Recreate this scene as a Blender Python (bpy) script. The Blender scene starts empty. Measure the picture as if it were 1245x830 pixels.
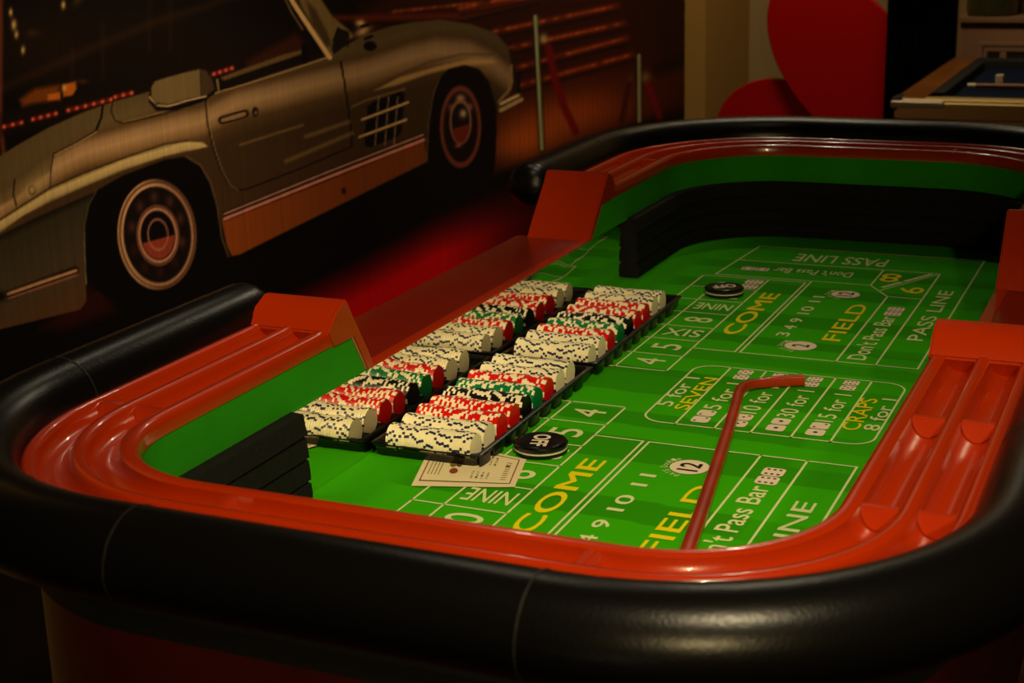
import bpy, bmesh, math, random
import numpy as np
from mathutils import Vector, Matrix
random.seed(7)
C = bpy.context.scene
COL = C.collection
S = 0.66            # metres per layout unit
ZF = 0.72           # height of the playing surface (m)
R_ = np.array([0.40659197, -0.91316557, -0.02848887])
U_ = np.array([0.26667352, 0.08879759, 0.95968756])
F_ = np.array([0.8738239, 0.39779848, -0.27962146])
FPX = 1860.1
def P(u, v, z=0.0): return (u*S, v*S, ZF+z*S)
# ------------------------------------------------------------------ camera
cam_d = bpy.data.cameras.new('camera'); cam = bpy.data.objects.new('camera', cam_d); COL.objects.link(cam)
cam_d.sensor_width = 36.0; cam_d.lens = 36.0*FPX/1245.0
cam_d.clip_start = 0.02; cam_d.clip_end = 60
cam.matrix_world = Matrix(((R_[0], U_[0], -F_[0], 0), (R_[1], U_[1], -F_[1], 0), (R_[2], U_[2], -F_[2], ZF+S), (0, 0, 0, 1)))
cam_d.dof.use_dof = True; cam_d.dof.focus_distance = 1.92; cam_d.dof.aperture_fstop = 9.0
C.camera = cam
# ------------------------------------------------------------------ light and exposure
C.view_settings.view_transform = 'Standard'; C.view_settings.look = 'None'
C.view_settings.gamma = 1.0; C.view_settings.exposure = 0.0; C.view_settings.use_curve_mapping = False
w = bpy.data.worlds.new('dim_room'); C.world = w; w.use_nodes = True
w.node_tree.nodes['Background'].inputs[0].default_value = (1.0, 0.72, 0.45, 1)
w.node_tree.nodes['Background'].inputs[1].default_value = 0.004
def lamp(name, kind, loc, target, power, color, size=0.1, size_y=None, spot=60, blend=0.5):
    d = bpy.data.lights.new(name, kind); o = bpy.data.objects.new(name, d); COL.objects.link(o)
    o.location = P(*loc); d.energy = power; d.color = color
    if kind == 'AREA':
        d.size = size
        if size_y: d.shape = 'RECTANGLE'; d.size_y = size_y
    elif kind == 'SPOT':
        d.shadow_soft_size = size; d.spot_size = math.radians(spot); d.spot_blend = blend
    else: d.shadow_soft_size = size
    o.rotation_euler = (Vector(P(*target))-Vector(P(*loc))).to_track_quat('-Z', 'Y').to_euler()
    return o
WARM = (1.0, 0.80, 0.46)
lamp('table_lamp', 'SPOT', (0.7, -0.25, 2.6), (2.15, 0.86, 0.0), 120, WARM, 0.035, spot=52, blend=1.0)
lamp('room_lamp', 'SPOT', (-1.5, -.9, 1.85), (2.2, 0.8, 0.1), 95, (1.0, .74, .34), 0.05, spot=40, blend=1.0)
lamp('far_lamp', 'SPOT', (6.0, 1.6, 2.75), (2.5, 0.9, 0.1), 14, (1.0, .86, .6), 0.04, spot=75, blend=0.8)
lamp('side_lamp', 'SPOT', (4.6, 2.3, 2.75), (1.9, 0.9, 0.2), 5, (1.0, .86, .6), 0.03, spot=80, blend=0.8)
lamp('rear_soft_light', 'AREA', (-2.4, .3, -.15), (1.3, 0.5, 0.2), 0.5, (1.0, 0.88, 0.72), .5, 0.25)  # unseen soft light behind the camera, set low for the armrest highlight
for k, (u_, p_) in enumerate(((2.6, 78), (4.1, 60), (6.0, 58))):
    lamp('mural_fill_spot', 'SPOT', (u_, 1.25, 2.75), (u_+.15, 2.6, 0.25), p_, (1.0, 0.80, 0.52), 0.06, spot=64, blend=1.0)  # unseen spots added to brighten the print, narrow enough to spare the table
lamp('back_wall_lamp', 'AREA', (6.9, 1.6, 2.6), (8.8, 1.7, 0.0), 14, (1.0, 0.75, 0.42), 0.8, 0.3)

# ------------------------------------------------------------------ projection helpers (pixel of the photo -> point on a real plane)
def ray(x, y): return F_ + ((x-622.5)/FPX)*R_ - ((y-415)/FPX)*U_
def onz(x, y, z=0.0):
    d = ray(x, y); k = (z-1)/d[2]; return (d[0]*k, d[1]*k)
# ------------------------------------------------------------------ materials
def lin(c): return tuple(((x/255.0)/12.92 if x/255.0 <= 0.04045 else ((x/255.0+0.055)/1.055)**2.4) for x in c)
def mat(name, col, rough=0.5, metal=0.0, spec=0.5, coat=0.0, bump=0.0, bscale=200.0, var=0.0, vscale=6.0, trans=0.0, aniso=None, lincol=False, coatr=0.05):
    m = bpy.data.materials.new(name); m.use_nodes = True; nt = m.node_tree; n = nt.nodes; l = nt.links
    b = n['Principled BSDF']; c = col if lincol else lin(col)
    b.inputs['Base Color'].default_value = (*c, 1); b.inputs['Roughness'].default_value = rough
    b.inputs['Metallic'].default_value = metal; b.inputs['Specular IOR Level'].default_value = spec
    b.inputs['Coat Weight'].default_value = coat; b.inputs['Coat Roughness'].default_value = coatr
    b.inputs['Transmission Weight'].default_value = trans
    tc = n.new('ShaderNodeTexCoord')
    if var > 0:
        ns = n.new('ShaderNodeTexNoise'); ns.inputs['Scale'].default_value = vscale; ns.inputs['Detail'].default_value = 5
        l.new(tc.outputs['Object'], ns.inputs['Vector'])
        mp = n.new('ShaderNodeMapRange'); mp.inputs[1].default_value = .3; mp.inputs[2].default_value = .7
        mp.inputs[3].default_value = 1-var; mp.inputs[4].default_value = 1+var
        l.new(ns.outputs[0], mp.inputs[0])
        mx = n.new('ShaderNodeVectorMath'); mx.operation = 'SCALE'; mx.inputs[0].default_value = c
        l.new(mp.outputs[0], mx.inputs['Scale']); l.new(mx.outputs[0], b.inputs['Base Color'])
    if bump > 0:
        ns = n.new('ShaderNodeTexNoise'); ns.inputs['Scale'].default_value = bscale; ns.inputs['Detail'].default_value = 3
        if aniso:
            mpn = n.new('ShaderNodeMapping'); mpn.inputs['Scale'].default_value = aniso
            l.new(tc.outputs['Object'], mpn.inputs['Vector']); l.new(mpn.outputs[0], ns.inputs['Vector'])
        else: l.new(tc.outputs['Object'], ns.inputs['Vector'])
        bp = n.new('ShaderNodeBump'); bp.inputs['Strength'].default_value = bump; bp.inputs['Distance'].default_value = 0.002
        l.new(ns.outputs[0], bp.inputs['Height']); l.new(bp.outputs[0], b.inputs['Normal'])
    return m
M = {}
M['rail'] = mat('red_plastic', (166, 41, 0), 0.24, spec=0.4, coat=.45, coatr=.05, var=0.06, vscale=5, bump=0.05, bscale=60)
M['vinyl'] = mat('black_vinyl', (8, 7, 7), 0.30, spec=0.26, bump=0.12, bscale=350)
M['ledge'] = mat('dark_red_lacquer', (112, 22, 3), 0.22, spec=0.5, var=.08, vscale=4)
M['seam'] = mat('worn_seam', (26, 24, 21), 0.5)
M['feltwall'] = mat('green_cloth', (40, 140, 8), 0.9, spec=0.15, var=0.10, vscale=9, bump=0.25, bscale=500)
M['clothedge'] = mat('cut_cloth_edge', (140, 125, 55), 0.8)
M['foam'] = mat('black_rubber', (15, 13, 12), 0.85, spec=0.25, bump=0.8, bscale=260, var=0.3, vscale=90)
M['wood'] = mat('dark_red_wood', (62, 12, 5), 0.42, var=0.35, vscale=3.5, bump=0.1, bscale=30)
M['floor'] = mat('floor_boards', (60, 15, 9), 0.4, var=0.3, vscale=2.0)
M['blackpaint'] = mat('black_paint', (9, 8, 8), 0.6)
M['line'] = mat('white_print', (222, 236, 166), 0.75, spec=0.2)
M['white'] = mat('cream_print', (244, 226, 200), 0.7, spec=0.2)
M['yellow'] = mat('yellow_print', (240, 228, 0), 0.75, spec=0.2)
M['ink'] = mat('black_print', (14, 8, 6), 0.7, spec=0.2)
M['tray'] = mat('black_tray_plastic', (10, 9, 10), 0.28, spec=0.5)
M['puck'] = mat('black_puck_plastic', (7, 6, 7), 0.25, spec=0.5, coat=0.2)
M['puckwhite'] = mat('white_puck_plastic', (225, 215, 190), 0.35)
M['cr'] = mat('cream_chip_clay', (253, 243, 200), 0.42, spec=0.4, var=0.05, vscale=40)
M['navy'] = mat('navy_chip_spot', (30, 36, 84), 0.45)
M['rd'] = mat('red_chip_clay', (222, 12, 8), 0.4, spec=0.4)
M['gn'] = mat('green_chip_clay', (6, 128, 62), 0.4, spec=0.4)
M['bk'] = mat('black_chip_clay', (14, 13, 14), 0.4, spec=0.4)
M['spot'] = mat('cream_chip_spot', (255, 244, 205), 0.45)
M['stick'] = mat('lacquered_red_wood', (164, 44, 12), 0.3, coat=0.3, var=0.25, vscale=14)
M['stickend'] = mat('bare_wood_end', (150, 90, 50), 0.5)
M['paper'] = mat('cream_card_paper', (238, 222, 176), 0.75, spec=0.2, var=0.03, vscale=30)
M['cardink'] = mat('brown_card_ink', (88, 62, 34), 0.8)
M['cardink2'] = mat('olive_card_ink', (120, 104, 30), 0.8)
M['cardink3'] = mat('rust_card_ink', (140, 58, 34), 0.8)
M['heart'] = mat('red_lacquer_panel', (176, 6, 6), 0.4, spec=0.3)
M['wall'] = mat('grey_cream_wall', (150, 130, 92), 0.9, spec=0.1, var=0.05, vscale=2)
M['wall2'] = mat('tan_wall', (168, 132, 72), 0.9, spec=0.1, var=0.05, vscale=2)
M['ceil'] = mat('dark_ceiling', (40, 34, 28), 0.9)
M['curtain'] = mat('black_curtain', (8, 7, 7), 0.95, spec=0.1)
M['mantel'] = mat('pale_painted_wood', (150, 112, 84), 0.6, var=0.1, vscale=6)
M['recess'] = mat('dark_recess', (30, 22, 18), 0.8)
M['poolwood'] = mat('golden_wood', (122, 72, 24), 0.35, var=0.15, vscale=9)
M['poolside'] = mat('brushed_brass_side', (232, 205, 138), 0.35, metal=0.3, var=0.06, vscale=4)
M['poolcloth'] = mat('navy_cloth', (16, 28, 54), 0.9, spec=0.1)
M['poolcush'] = mat('dark_cushion', (8, 10, 18), 0.8)
M['chrome'] = mat('chrome', (200, 192, 176), 0.35, metal=.5)
M['cuewhite'] = mat('cue_tip_white', (225, 205, 170), 0.5)
M['glass'] = mat('olive_glass', (120, 120, 60), 0.08, trans=0.7, spec=0.6)
M['wax'] = mat('dark_wax', (40, 36, 14), 0.5)

def mirror_mat():
    m = bpy.data.materials.new('acrylic_mirror'); m.use_nodes = True; nt = m.node_tree; n = nt.nodes; l = nt.links
    b = n['Principled BSDF']; b.inputs['Base Color'].default_value = (.90, .88, .82, 1); b.inputs['Metallic'].default_value = 1; b.inputs['Roughness'].default_value = .025
    tc = n.new('ShaderNodeTexCoord'); mp = n.new('ShaderNodeMapping'); mp.inputs['Scale'].default_value = (5.0, 1, 9.0)
    ns = n.new('ShaderNodeTexNoise'); ns.inputs['Scale'].default_value = 1.6; ns.inputs['Detail'].default_value = 1
    bp = n.new('ShaderNodeBump'); bp.inputs['Strength'].default_value = 0.30; bp.inputs['Distance'].default_value = 0.004
    l.new(tc.outputs['Object'], mp.inputs[0]); l.new(mp.outputs[0], ns.inputs['Vector']); l.new(ns.outputs[0], bp.inputs['Height']); l.new(bp.outputs[0], b.inputs['Normal'])
    return m
M['mirror'] = mirror_mat()
def vcol_mat(name, rough, spec, streak=0.0, bump=0.0, sheen=0.0):
    m = bpy.data.materials.new(name); m.use_nodes = True; nt = m.node_tree; n = nt.nodes; l = nt.links
    b = n['Principled BSDF']; b.inputs['Roughness'].default_value = rough; b.inputs['Specular IOR Level'].default_value = spec
    a = n.new('ShaderNodeAttribute'); a.attribute_name = 'print'
    tc = n.new('ShaderNodeTexCoord')
    if streak > 0:
        mp = n.new('ShaderNodeMapping'); mp.inputs['Scale'].default_value = (160, 1, 2.0)
        ns = n.new('ShaderNodeTexNoise'); ns.inputs['Scale'].default_value = 1.0; ns.inputs['Detail'].default_value = 3
        mr = n.new('ShaderNodeMapRange'); mr.inputs[1].default_value = .3; mr.inputs[2].default_value = .7; mr.inputs[3].default_value = 1-streak; mr.inputs[4].default_value = 1+streak
        mx = n.new('ShaderNodeVectorMath'); mx.operation = 'SCALE'
        l.new(tc.outputs['Object'], mp.inputs[0]); l.new(mp.outputs[0], ns.inputs['Vector']); l.new(ns.outputs[0], mr.inputs[0])
        l.new(a.outputs['Color'], mx.inputs[0]); l.new(mr.outputs[0], mx.inputs['Scale']); l.new(mx.outputs[0], b.inputs['Base Color'])
    else: l.new(a.outputs['Color'], b.inputs['Base Color'])
    if bump > 0:
        n2 = n.new('ShaderNodeTexNoise'); n2.inputs['Scale'].default_value = 420; l.new(tc.outputs['Object'], n2.inputs['Vector'])
        bp = n.new('ShaderNodeBump'); bp.inputs['Strength'].default_value = bump; bp.inputs['Distance'].default_value = .001
        l.new(n2.outputs[0], bp.inputs['Height']); l.new(bp.outputs[0], b.inputs['Normal'])
    return m
M['mural'] = vcol_mat('printed_mural', 0.6, 0.15, streak=0.10)
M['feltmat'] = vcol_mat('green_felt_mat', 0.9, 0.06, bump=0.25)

# ------------------------------------------------------------------ object helpers
def link(name, me, m=None, parent=None, smooth=False):
    o = bpy.data.objects.new(name, me); COL.objects.link(o)
    if m is not None and len(me.materials) == 0:
        for k in (m if isinstance(m, (list, tuple)) else [m]): me.materials.append(k)
    if parent: o.parent = parent
    if smooth:
        for p in me.polygons: p.use_smooth = True
    return o
def mesh(name, verts, faces, m=None, parent=None, smooth=False, mi=None):
    me = bpy.data.meshes.new(name); me.from_pydata([tuple(v) for v in verts], [], faces)
    if mi is not None:
        for p, k in zip(me.polygons, mi): p.material_index = k
    bm = bmesh.new(); bm.from_mesh(me); bmesh.ops.recalc_face_normals(bm, faces=bm.faces); bm.to_mesh(me); bm.free()
    return link(name, me, m, parent, smooth)
def sharp(o, deg=35):
    me = o.data
    for p in me.polygons: p.use_smooth = True
    bm = bmesh.new(); bm.from_mesh(me)
    for e in bm.edges:
        if len(e.link_faces) == 2 and e.calc_face_angle(0) > math.radians(deg): e.smooth = False
    bm.to_mesh(me); bm.free(); return o
def box(name, u0, u1, v0, v1, z0, z1, m, parent=None, bev=0.0):
    a = [P(u, v, z) for z in (z0, z1) for u, v in ((u0, v0), (u1, v0), (u1, v1), (u0, v1))]
    o = mesh(name, a, [(0, 3, 2, 1), (4, 5, 6, 7), (0, 1, 5, 4), (1, 2, 6, 5), (2, 3, 7, 6), (3, 0, 4, 7)], m, parent)
    if bev:
        bm = bmesh.new(); bm.from_mesh(o.data); bmesh.ops.bevel(bm, geom=bm.edges[:], offset=bev*S, segments=3, profile=.6, affect='EDGES'); bm.to_mesh(o.data); bm.free(); sharp(o)
    return o
def tag(o, label, cat=None, group=None, kind=None):
    if label: o['label'] = label
    if cat: o['category'] = cat
    if group: o['group'] = group
    if kind: o['kind'] = kind
    return o
def empty(name, loc, label=None, cat=None, group=None, rz=0):
    o = bpy.data.objects.new(name, None); COL.objects.link(o); o.location = loc; o.rotation_euler = (0, 0, rz); o.empty_display_size = .05
    tag(o, label, cat, group); return o
def keep(o, parent):   # parent a mesh built in world coordinates under an empty with a location
    o.parent = parent; o.matrix_parent_inverse = Matrix.Translation(parent.location).inverted(); return o
def ellipsoid_disc(name, cu, cv, r, z0, z1, m, parent=None, n=48, bev=0.0):
    prof = [(r-bev, z0), (r, z0+bev), (r, z1-bev), (r-bev, z1)] if bev else [(r, z0), (r, z1)]
    V = []; Fc = []
    for (rr, z) in prof:
        for k in range(n):
            a = 2*math.pi*k/n; V.append(P(cu+rr*math.cos(a), cv+rr*math.sin(a), z))
    for j in range(len(prof)-1):
        for k in range(n): Fc.append((j*n+k, j*n+(k+1) % n, (j+1)*n+(k+1) % n, (j+1)*n+k))
    Fc.append(tuple(range(n))); Fc.append(tuple((len(prof)-1)*n+k for k in range(n)))
    return sharp(mesh(name, V, Fc, m, parent), 30)

# ------------------------------------------------------------------ room shell
ZG = -ZF/S
def struct(o): o['kind'] = 'structure'; return o
MV = 2.6      # plane of the mural
struct(box('floor', -4.5, 10.5, -3.2, 3.4, ZG-.1, ZG, M['floor']))
struct(box('ceiling', -4.5, 10.5, -3.2, 3.4, 2.85, 2.95, M['ceil']))
struct(box('wall_left', -4.5, 8.12, MV+.01, MV+.3, ZG, 2.85, M['wall2']))
struct(box('wall_back', 9.0, 9.2, -3.2, 2.49, ZG, 2.85, M['wall']))
struct(box('wall_corner', 8.12, 9.0, 2.49, 2.9, ZG, 2.85, M['wall2']))

# ------------------------------------------------------------------ the mural: a flat print on the left wall, pigment laid down vertex by vertex
def build_mural():
    us = []; xs = np.arange(-150, 834.5, 1.45)
    for x in xs:
        d = ray(x, 200); us.append(d[0]*MV/d[1])
    us = np.array(us); us[-1] = min(us[-1], 8.1)
    zs = np.concatenate([np.linspace(ZG+.02, -.42, 6)[:-1], np.arange(-.42, 1.02, .0034), np.linspace(1.05, 2.4, 8)])
    UU, ZZ = np.meshgrid(us, zs)
    d0, d1, d2 = UU, np.full_like(UU, MV), ZZ-1
    zc = d0*F_[0]+d1*F_[1]+d2*F_[2]
    X = 622.5+FPX*(d0*R_[0]+d1*R_[1]+d2*R_[2])/zc; Y = 415-FPX*(d0*U_[0]+d1*U_[1]+d2*U_[2])/zc
    X = X.ravel(); Y = Y.ravel(); N = len(X)
    I = np.zeros((N, 3)); I[:] = (9, 4, 2)
    def sd(pts):     # signed distance to polygon (neg inside)
        pts = np.array(pts, float); x0, y0 = pts.min(0)-6; x1, y1 = pts.max(0)+6
        idx = np.nonzero((X > x0) & (X < x1) & (Y > y0) & (Y < y1))[0]; x = X[idx]; y = Y[idx]
        d = np.full(len(idx), 1e9); ins = np.zeros(len(idx), bool)
        for i in range(len(pts)):
            a = pts[i-1]; b = pts[i]; ab = b-a; L = (ab**2).sum()+1e-9
            t = np.clip(((x-a[0])*ab[0]+(y-a[1])*ab[1])/L, 0, 1)
            d = np.minimum(d, np.hypot(x-a[0]-t*ab[0], y-a[1]-t*ab[1]))
            if a[1] != b[1]:
                c = ((a[1] > y) != (b[1] > y)) & (x < (b[0]-a[0])*(y-a[1])/(b[1]-a[1])+a[0]); ins ^= c
        return idx, np.where(ins, -d, d)
    def put(idx, al, col):
        al = al[:, None]
        c = col(X[idx], Y[idx]) if callable(col) else np.array(col, float)
        I[idx] = I[idx]*(1-al)+c*al
    def poly(pts, col, soft=1.6, op=1.0):
        idx, s = sd(pts); put(idx, np.clip(.5-s/soft, 0, 1)*op, col)
    def line(pts, wd, col, op=1.0, soft=1.2):
        pts = np.array(pts, float); x0, y0 = pts.min(0)-wd-3; x1, y1 = pts.max(0)+wd+3
        idx = np.nonzero((X > x0) & (X < x1) & (Y > y0) & (Y < y1))[0]; x = X[idx]; y = Y[idx]; d = np.full(len(idx), 1e9)
        for a, b in zip(pts[:-1], pts[1:]):
            ab = b-a; L = (ab**2).sum()+1e-9; t = np.clip(((x-a[0])*ab[0]+(y-a[1])*ab[1])/L, 0, 1)
            d = np.minimum(d, np.hypot(x-a[0]-t*ab[0], y-a[1]-t*ab[1]))
        put(idx, np.clip(.5-(d-wd/2)/soft, 0, 1)*op, col)
    def blob(cx, cy, rx, ry, col, op=1.0, rot=0.0):
        idx = np.nonzero((abs(X-cx) < 3.2*max(rx, ry)) & (abs(Y-cy) < 3.2*max(rx, ry)))[0]
        c, s = math.cos(rot), math.sin(rot); x = X[idx]-cx; y = Y[idx]-cy
        a = np.exp(-(((x*c+y*s)/rx)**2+((-x*s+y*c)/ry)**2)); put(idx, a*op, col)
    def ell(cx, cy, rx, ry, col, rot=0.0, soft=1.6, ring=None, op=1.0, cut=None):
        idx = np.nonzero((abs(X-cx) < rx+ry) & (abs(Y-cy) < rx+ry))[0]
        c, s = math.cos(rot), math.sin(rot); x = X[idx]-cx; y = Y[idx]-cy
        e = np.hypot((x*c+y*s)/rx, (-x*s+y*c)/ry); dd = (e-1)*min(rx, ry)
        if ring: dd = abs(dd)-ring/2
        a = np.clip(.5-dd/soft, 0, 1)
        if cut is not None: a = a*cut(X[idx], Y[idx])
        put(idx, a*op, col)
    # --- backdrop of the print
    blob(60, 60, 60, 45, (30, 16, 5), .8); blob(250, 70, 160, 40, (22, 10, 4), .8); blob(170, 30, 90, 30, (24, 14, 5), .5)
    line([(0, 108), (60, 82), (120, 55), (190, 26), (250, 8), (290, -8)], 9, (62, 34, 8), .35, 9)
    for x, y0, y1 in ((125, 30, 95), (182, 0, 60), (207, 0, 60), (88, 60, 110)): line([(x, y0), (x, y1)], 5, (60, 34, 10), .22, 5)
    line([(1, -10), (0, 150), (6, 200)], 5, (120, 52, 24), .7, 5)
    for x, y, r in ((13, 15, 3), (17, 30, 4), (20, 42, 3), (28, 61, 3), (77, 6, 3.2)):
        blob(x, y, r*.8, r*1.6, (190, 150, 80), .9)
    blob(40, 40, 8, 5, (60, 36, 14), .6); blob(95, 0, 5, 9, (70, 45, 16), .6, .7)
    poly([(24, 121), (42, 108), (72, 103), (73, 122), (40, 126), (28, 130)], (112, 52, 8), 7, .9)
    poly([(58, 115), (73, 112), (73, 121), (58, 122)], (170, 84, 16), 3); poly([(76, 103), (92, 99), (93, 108), (88, 116), (77, 118)], (158, 78, 16), 3)
    blob(78, 107, 3, 4, (220, 150, 70), .8); blob(100, 99, 8, 3, (70, 34, 8), .7)
    poly([(0, 140), (100, 117), (200, 96), (330, 55), (330, 75), (250, 108), (100, 140), (0, 165)], (22, 9, 4), 10, .7)
    for (x0, y0, x1, y1, k) in ((5, 154, 26, 149, 3), (40, 145, 68, 138, 4), (83, 134, 135, 121, 6), (140, 118, 160, 113, 3), (260, 90, 282, 83, 4)):
        line([(x0, y0), (x1, y1)], 5, (110, 22, 8), .8, 4)
        for i in range(k):
            t = i/(k-1); blob(x0+(x1-x0)*t, y0+(y1-y0)*t, 2.1, 2.1, (236, 96, 64), .95)
    poly([(300, 75), (360, 40), (372, 55), (372, 70), (300, 90)], (62, 24, 8), 9, .7)
    # right hand part: shelving glow and warm wall
    poly([(430, 60), (440, 10), (500, -20), (780, -20), (840, -20), (840, 150), (600, 150), (600, 60)], (38, 10, 3), 20, .9)
    blob(700, 140, 110, 34, (146, 58, 8), .85, -.3); blob(640, 170, 44, 24, (156, 68, 10), .9, -.3); blob(800, 105, 45, 16, (74, 26, 5), .7, -.3)
    blob(760, 60, 60, 60, (40, 10, 3), .6); line([(800, 85), (840, 68)], 14, (14, 5, 3), .7, 12)
    for i in range(34):
        x = 600+i*6; line([(x, 100), (x+2, 195)], 2.2, (20, 6, 2), .16, 3)
    rows = [((400, 22), (562, 19), (656, -4)), ((602, 38), (640, 30), (750, 7)), ((622, 58), (673, 46), (758, 28)), ((629, 82), (670, 70), (762, 46)), ((634, 103), (676, 91), (769, 66)), ((560, 10), (600, 3), (690, -18))]
    rnd = random.Random(3)
    for a, b, c in rows:
        pts = [a, b, c]; line(pts, 7, (84, 24, 6), .75, 6)
        L = int(math.hypot(c[0]-a[0], c[1]-a[1])/8)
        for i in range(L):
            if rnd.random() < .2: continue
            t = i/L; x = a[0]+(c[0]-a[0])*t; y = a[1]+(c[1]-a[1])*t
            if x < 480: continue
            blob(x, y, 4.2, 2.0, (176, 76, 24), .75*rnd.uniform(.5, 1), -.25)
        line([(p[0], p[1]+8) for p in pts], 3, (8, 3, 2), .6, 3)
    # floor of the print: black shade under the car, red carpet beyond
    poly([(-160, 330), (60, 372), (300, 300), (520, 190), (600, 215), (700, 175), (840, 130), (840, 700), (-160, 700)], (5, 2, 2), 14)
    idx = np.nonzero(Y > 180)[0]; x = X[idx]; y = Y[idx]
    edge = np.interp(x, [150, 330, 430, 520, 600, 700], [440, 362, 312, 262, 226, 190])
    a = np.clip((y-edge)/55, 0, 1)**1.1*np.clip((x-120)/220, 0, 1)*np.clip((690-x)/150, 0, 1); put(idx, a, (168, 2, 2))
    poly([(104, 352), (125, 345), (140, 378), (80, 400), (50, 400)], (42, 7, 3), 16, .8)
    blob(325, 362, 10, 4, (120, 4, 4), .9)
    # --- car body
    belt_x = [-160, 0, 60, 100, 170, 220, 244, 288, 340, 370, 406, 448, 499, 530, 570, 600, 640]
    belt_y = [320, 250, 205, 184, 164, 151, 146, 124, 111, 103, 94, 84, 67, 60, 62, 76, 110]
    st_d = [-60, -28, -17, -7, 3, 14, 24, 42, 120]
    st_c = np.array([(74, 56, 32), (92, 72, 40), (84, 58, 30), (146, 110, 72), (168, 128, 84), (134, 98, 58), (82, 56, 28), (60, 40, 20), (64, 40, 20)], float)
    def body(x, y):
        d = y-np.interp(x, belt_x, belt_y); c = np.stack([np.interp(d, st_d, st_c[:, k]) for k in range(3)], 1)
        return c*np.interp(x, [0, 150, 450, 640], [1.0, 1.0, .80, .66])[:, None]
    outline = [(-160, 300), (-60, 225), (0, 190), (20, 177), (60, 155), (100, 137), (140, 123), (162, 117), (182, 111), (240, 112), (262, 112), (330, 88), (398, 66), (430, 50), (450, 40), (475, 32), (500, 27), (535, 24), (572, 29), (603, 40), (617, 56), (622, 78), (624, 100), (618, 120), (600, 138), (600, 190), (520, 200), (518, 198), (400, 256), (290, 308), (283, 311), (276, 300), (262, 240), (110, 240), (104, 300), (104, 365), (96, 376), (0, 400), (-160, 440)]
    poly(outline, body)
    # rear deck planes and seams
    poly([(-160, 300), (0, 190), (60, 155), (122, 130), (117, 155), (70, 182), (64, 190), (62, 208), (20, 240), (0, 250), (-160, 330)], (84, 66, 36), 5, .75)
    line([(125, 128), (123, 143), (117, 158)], 3, (16, 10, 6)); line([(117, 158), (95, 172), (65, 187), (62, 205), (61, 230)], 1.6, (38, 24, 12)); line([(118, 160), (96, 173), (67, 188)], 1.4, (150, 122, 74), .8)
    line([(138, 119), (135, 135), (140, 147), (150, 150), (165, 147), (200, 138), (245, 124)], 1.8, (36, 24, 14)); line([(150, 148), (180, 141), (245, 122)], 1.2, (140, 112, 66), .7)
    line([(18, 218), (16, 236), (20, 250)], 2, (34, 22, 12)); blob(36, 232, 6, 7, (150, 118, 72), .9, .6); ell(39, 231, 4, 5, (40, 26, 14), ring=1.8)
    blob(45, 225, 22, 9, (160, 128, 80), .7, -.6)
    # eyebrow flares
    poly([(-160, 350), (0, 283), (28, 262), (60, 246), (100, 228), (150, 207), (200, 190), (236, 182), (253, 178), (246, 173), (225, 172), (200, 176), (150, 193), (100, 212), (60, 230), (28, 250), (0, 268), (-160, 340)],
         lambda x, y: np.stack([np.interp(y-np.interp(x, [-160, 0, 60, 150, 225, 255], [345, 275, 238, 200, 178, 177]), [-11, -4, 3, 10], k) for k in ([90, 186, 168, 70], [70, 156, 140, 54], [36, 98, 86, 28])], 1), 2)
    line([(0, 267), (28, 249), (60, 229), (100, 211), (150, 192), (200, 175), (228, 171)], 2, (44, 30, 14), .8)
    poly([(455, 110), (485, 94), (530, 81), (570, 72), (598, 72), (604, 76), (590, 78), (560, 80), (520, 90), (480, 104)], (150, 112, 62), 3, .85)
    line([(470, 98), (520, 76), (560, 66), (600, 66)], 3, (60, 40, 20), .6, 3)
    # rear quarter below the flare
    poly([(-160, 352), (0, 286), (40, 266), (90, 244), (118, 232), (108, 250), (103, 275), (103, 305), (105, 366), (98, 376), (0, 400), (-160, 440)],
         lambda x, y: np.stack([np.interp(y-np.interp(x, [0, 120], [286, 232]), [0, 10, 60, 140], k) for k in ([24, 46, 58, 74], [18, 38, 46, 44], [10, 22, 28, 24])], 1), 2)
    line([(118, 231), (108, 250), (103, 275), (103, 305), (105, 345)], 1.5, (120, 100, 66), .8)
    poly([(7, 354), (50, 338), (92, 323), (96, 326), (95, 335), (50, 350), (9, 366)], (26, 14, 8)); line([(10, 357), (50, 343), (92, 329)], 4, (160, 112, 76)); line([(10, 363), (50, 349), (94, 334)], 3, (120, 74, 50)); blob(0, 360, 8, 6, (4, 3, 2), 1)
    # rear wheel arch, tyre, hub
    poly([(118, 231), (150, 213), (200, 194), (226, 190), (244, 201), (256, 222), (264, 250), (268, 285), (277, 312), (300, 330), (270, 352), (210, 372), (150, 372), (115, 352), (105, 330), (103, 275), (108, 250)], (6, 3, 2), 2.4)
    line([(226, 190), (244, 201), (256, 222), (264, 250), (270, 290), (278, 312)], 1.8, (110, 82, 48), .7)
    rot = -.06
    ell(191, 285, 48, 67, (96, 60, 38), rot); ell(191, 285, 45, 64, (30, 16, 10), rot); ell(191, 285, 43, 61, (150, 104, 70), rot, ring=3); ell(191, 285, 39, 57, (16, 9, 6), rot)
    ell(191, 285, 47, 66, (186, 138, 92), rot, ring=1.6, cut=lambda x, y: np.clip(-(x-191)/30+.3, 0, 1)); ell(191, 285, 42, 60, (196, 146, 100), rot, ring=1.8, cut=lambda x, y: np.clip(-(x-191)/40-(y-285)/160+.3, 0, 1))
    for k in range(10):
        a = 2*math.pi*k/10+.2; blob(191+31*math.cos(a), 285+46*math.sin(a), 5, 7, (104, 54, 40) if math.sin(a) < .3 else (66, 24, 16), .5, 0)
    ell(192, 286, 26, 37, (120, 70, 50), rot); ell(192, 286, 24, 35, (38, 20, 14), rot); ell(192, 286, 22.5, 32, (176, 120, 86), rot, ring=2.4); ell(192, 286, 20, 29, (10, 6, 5), rot)
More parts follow.
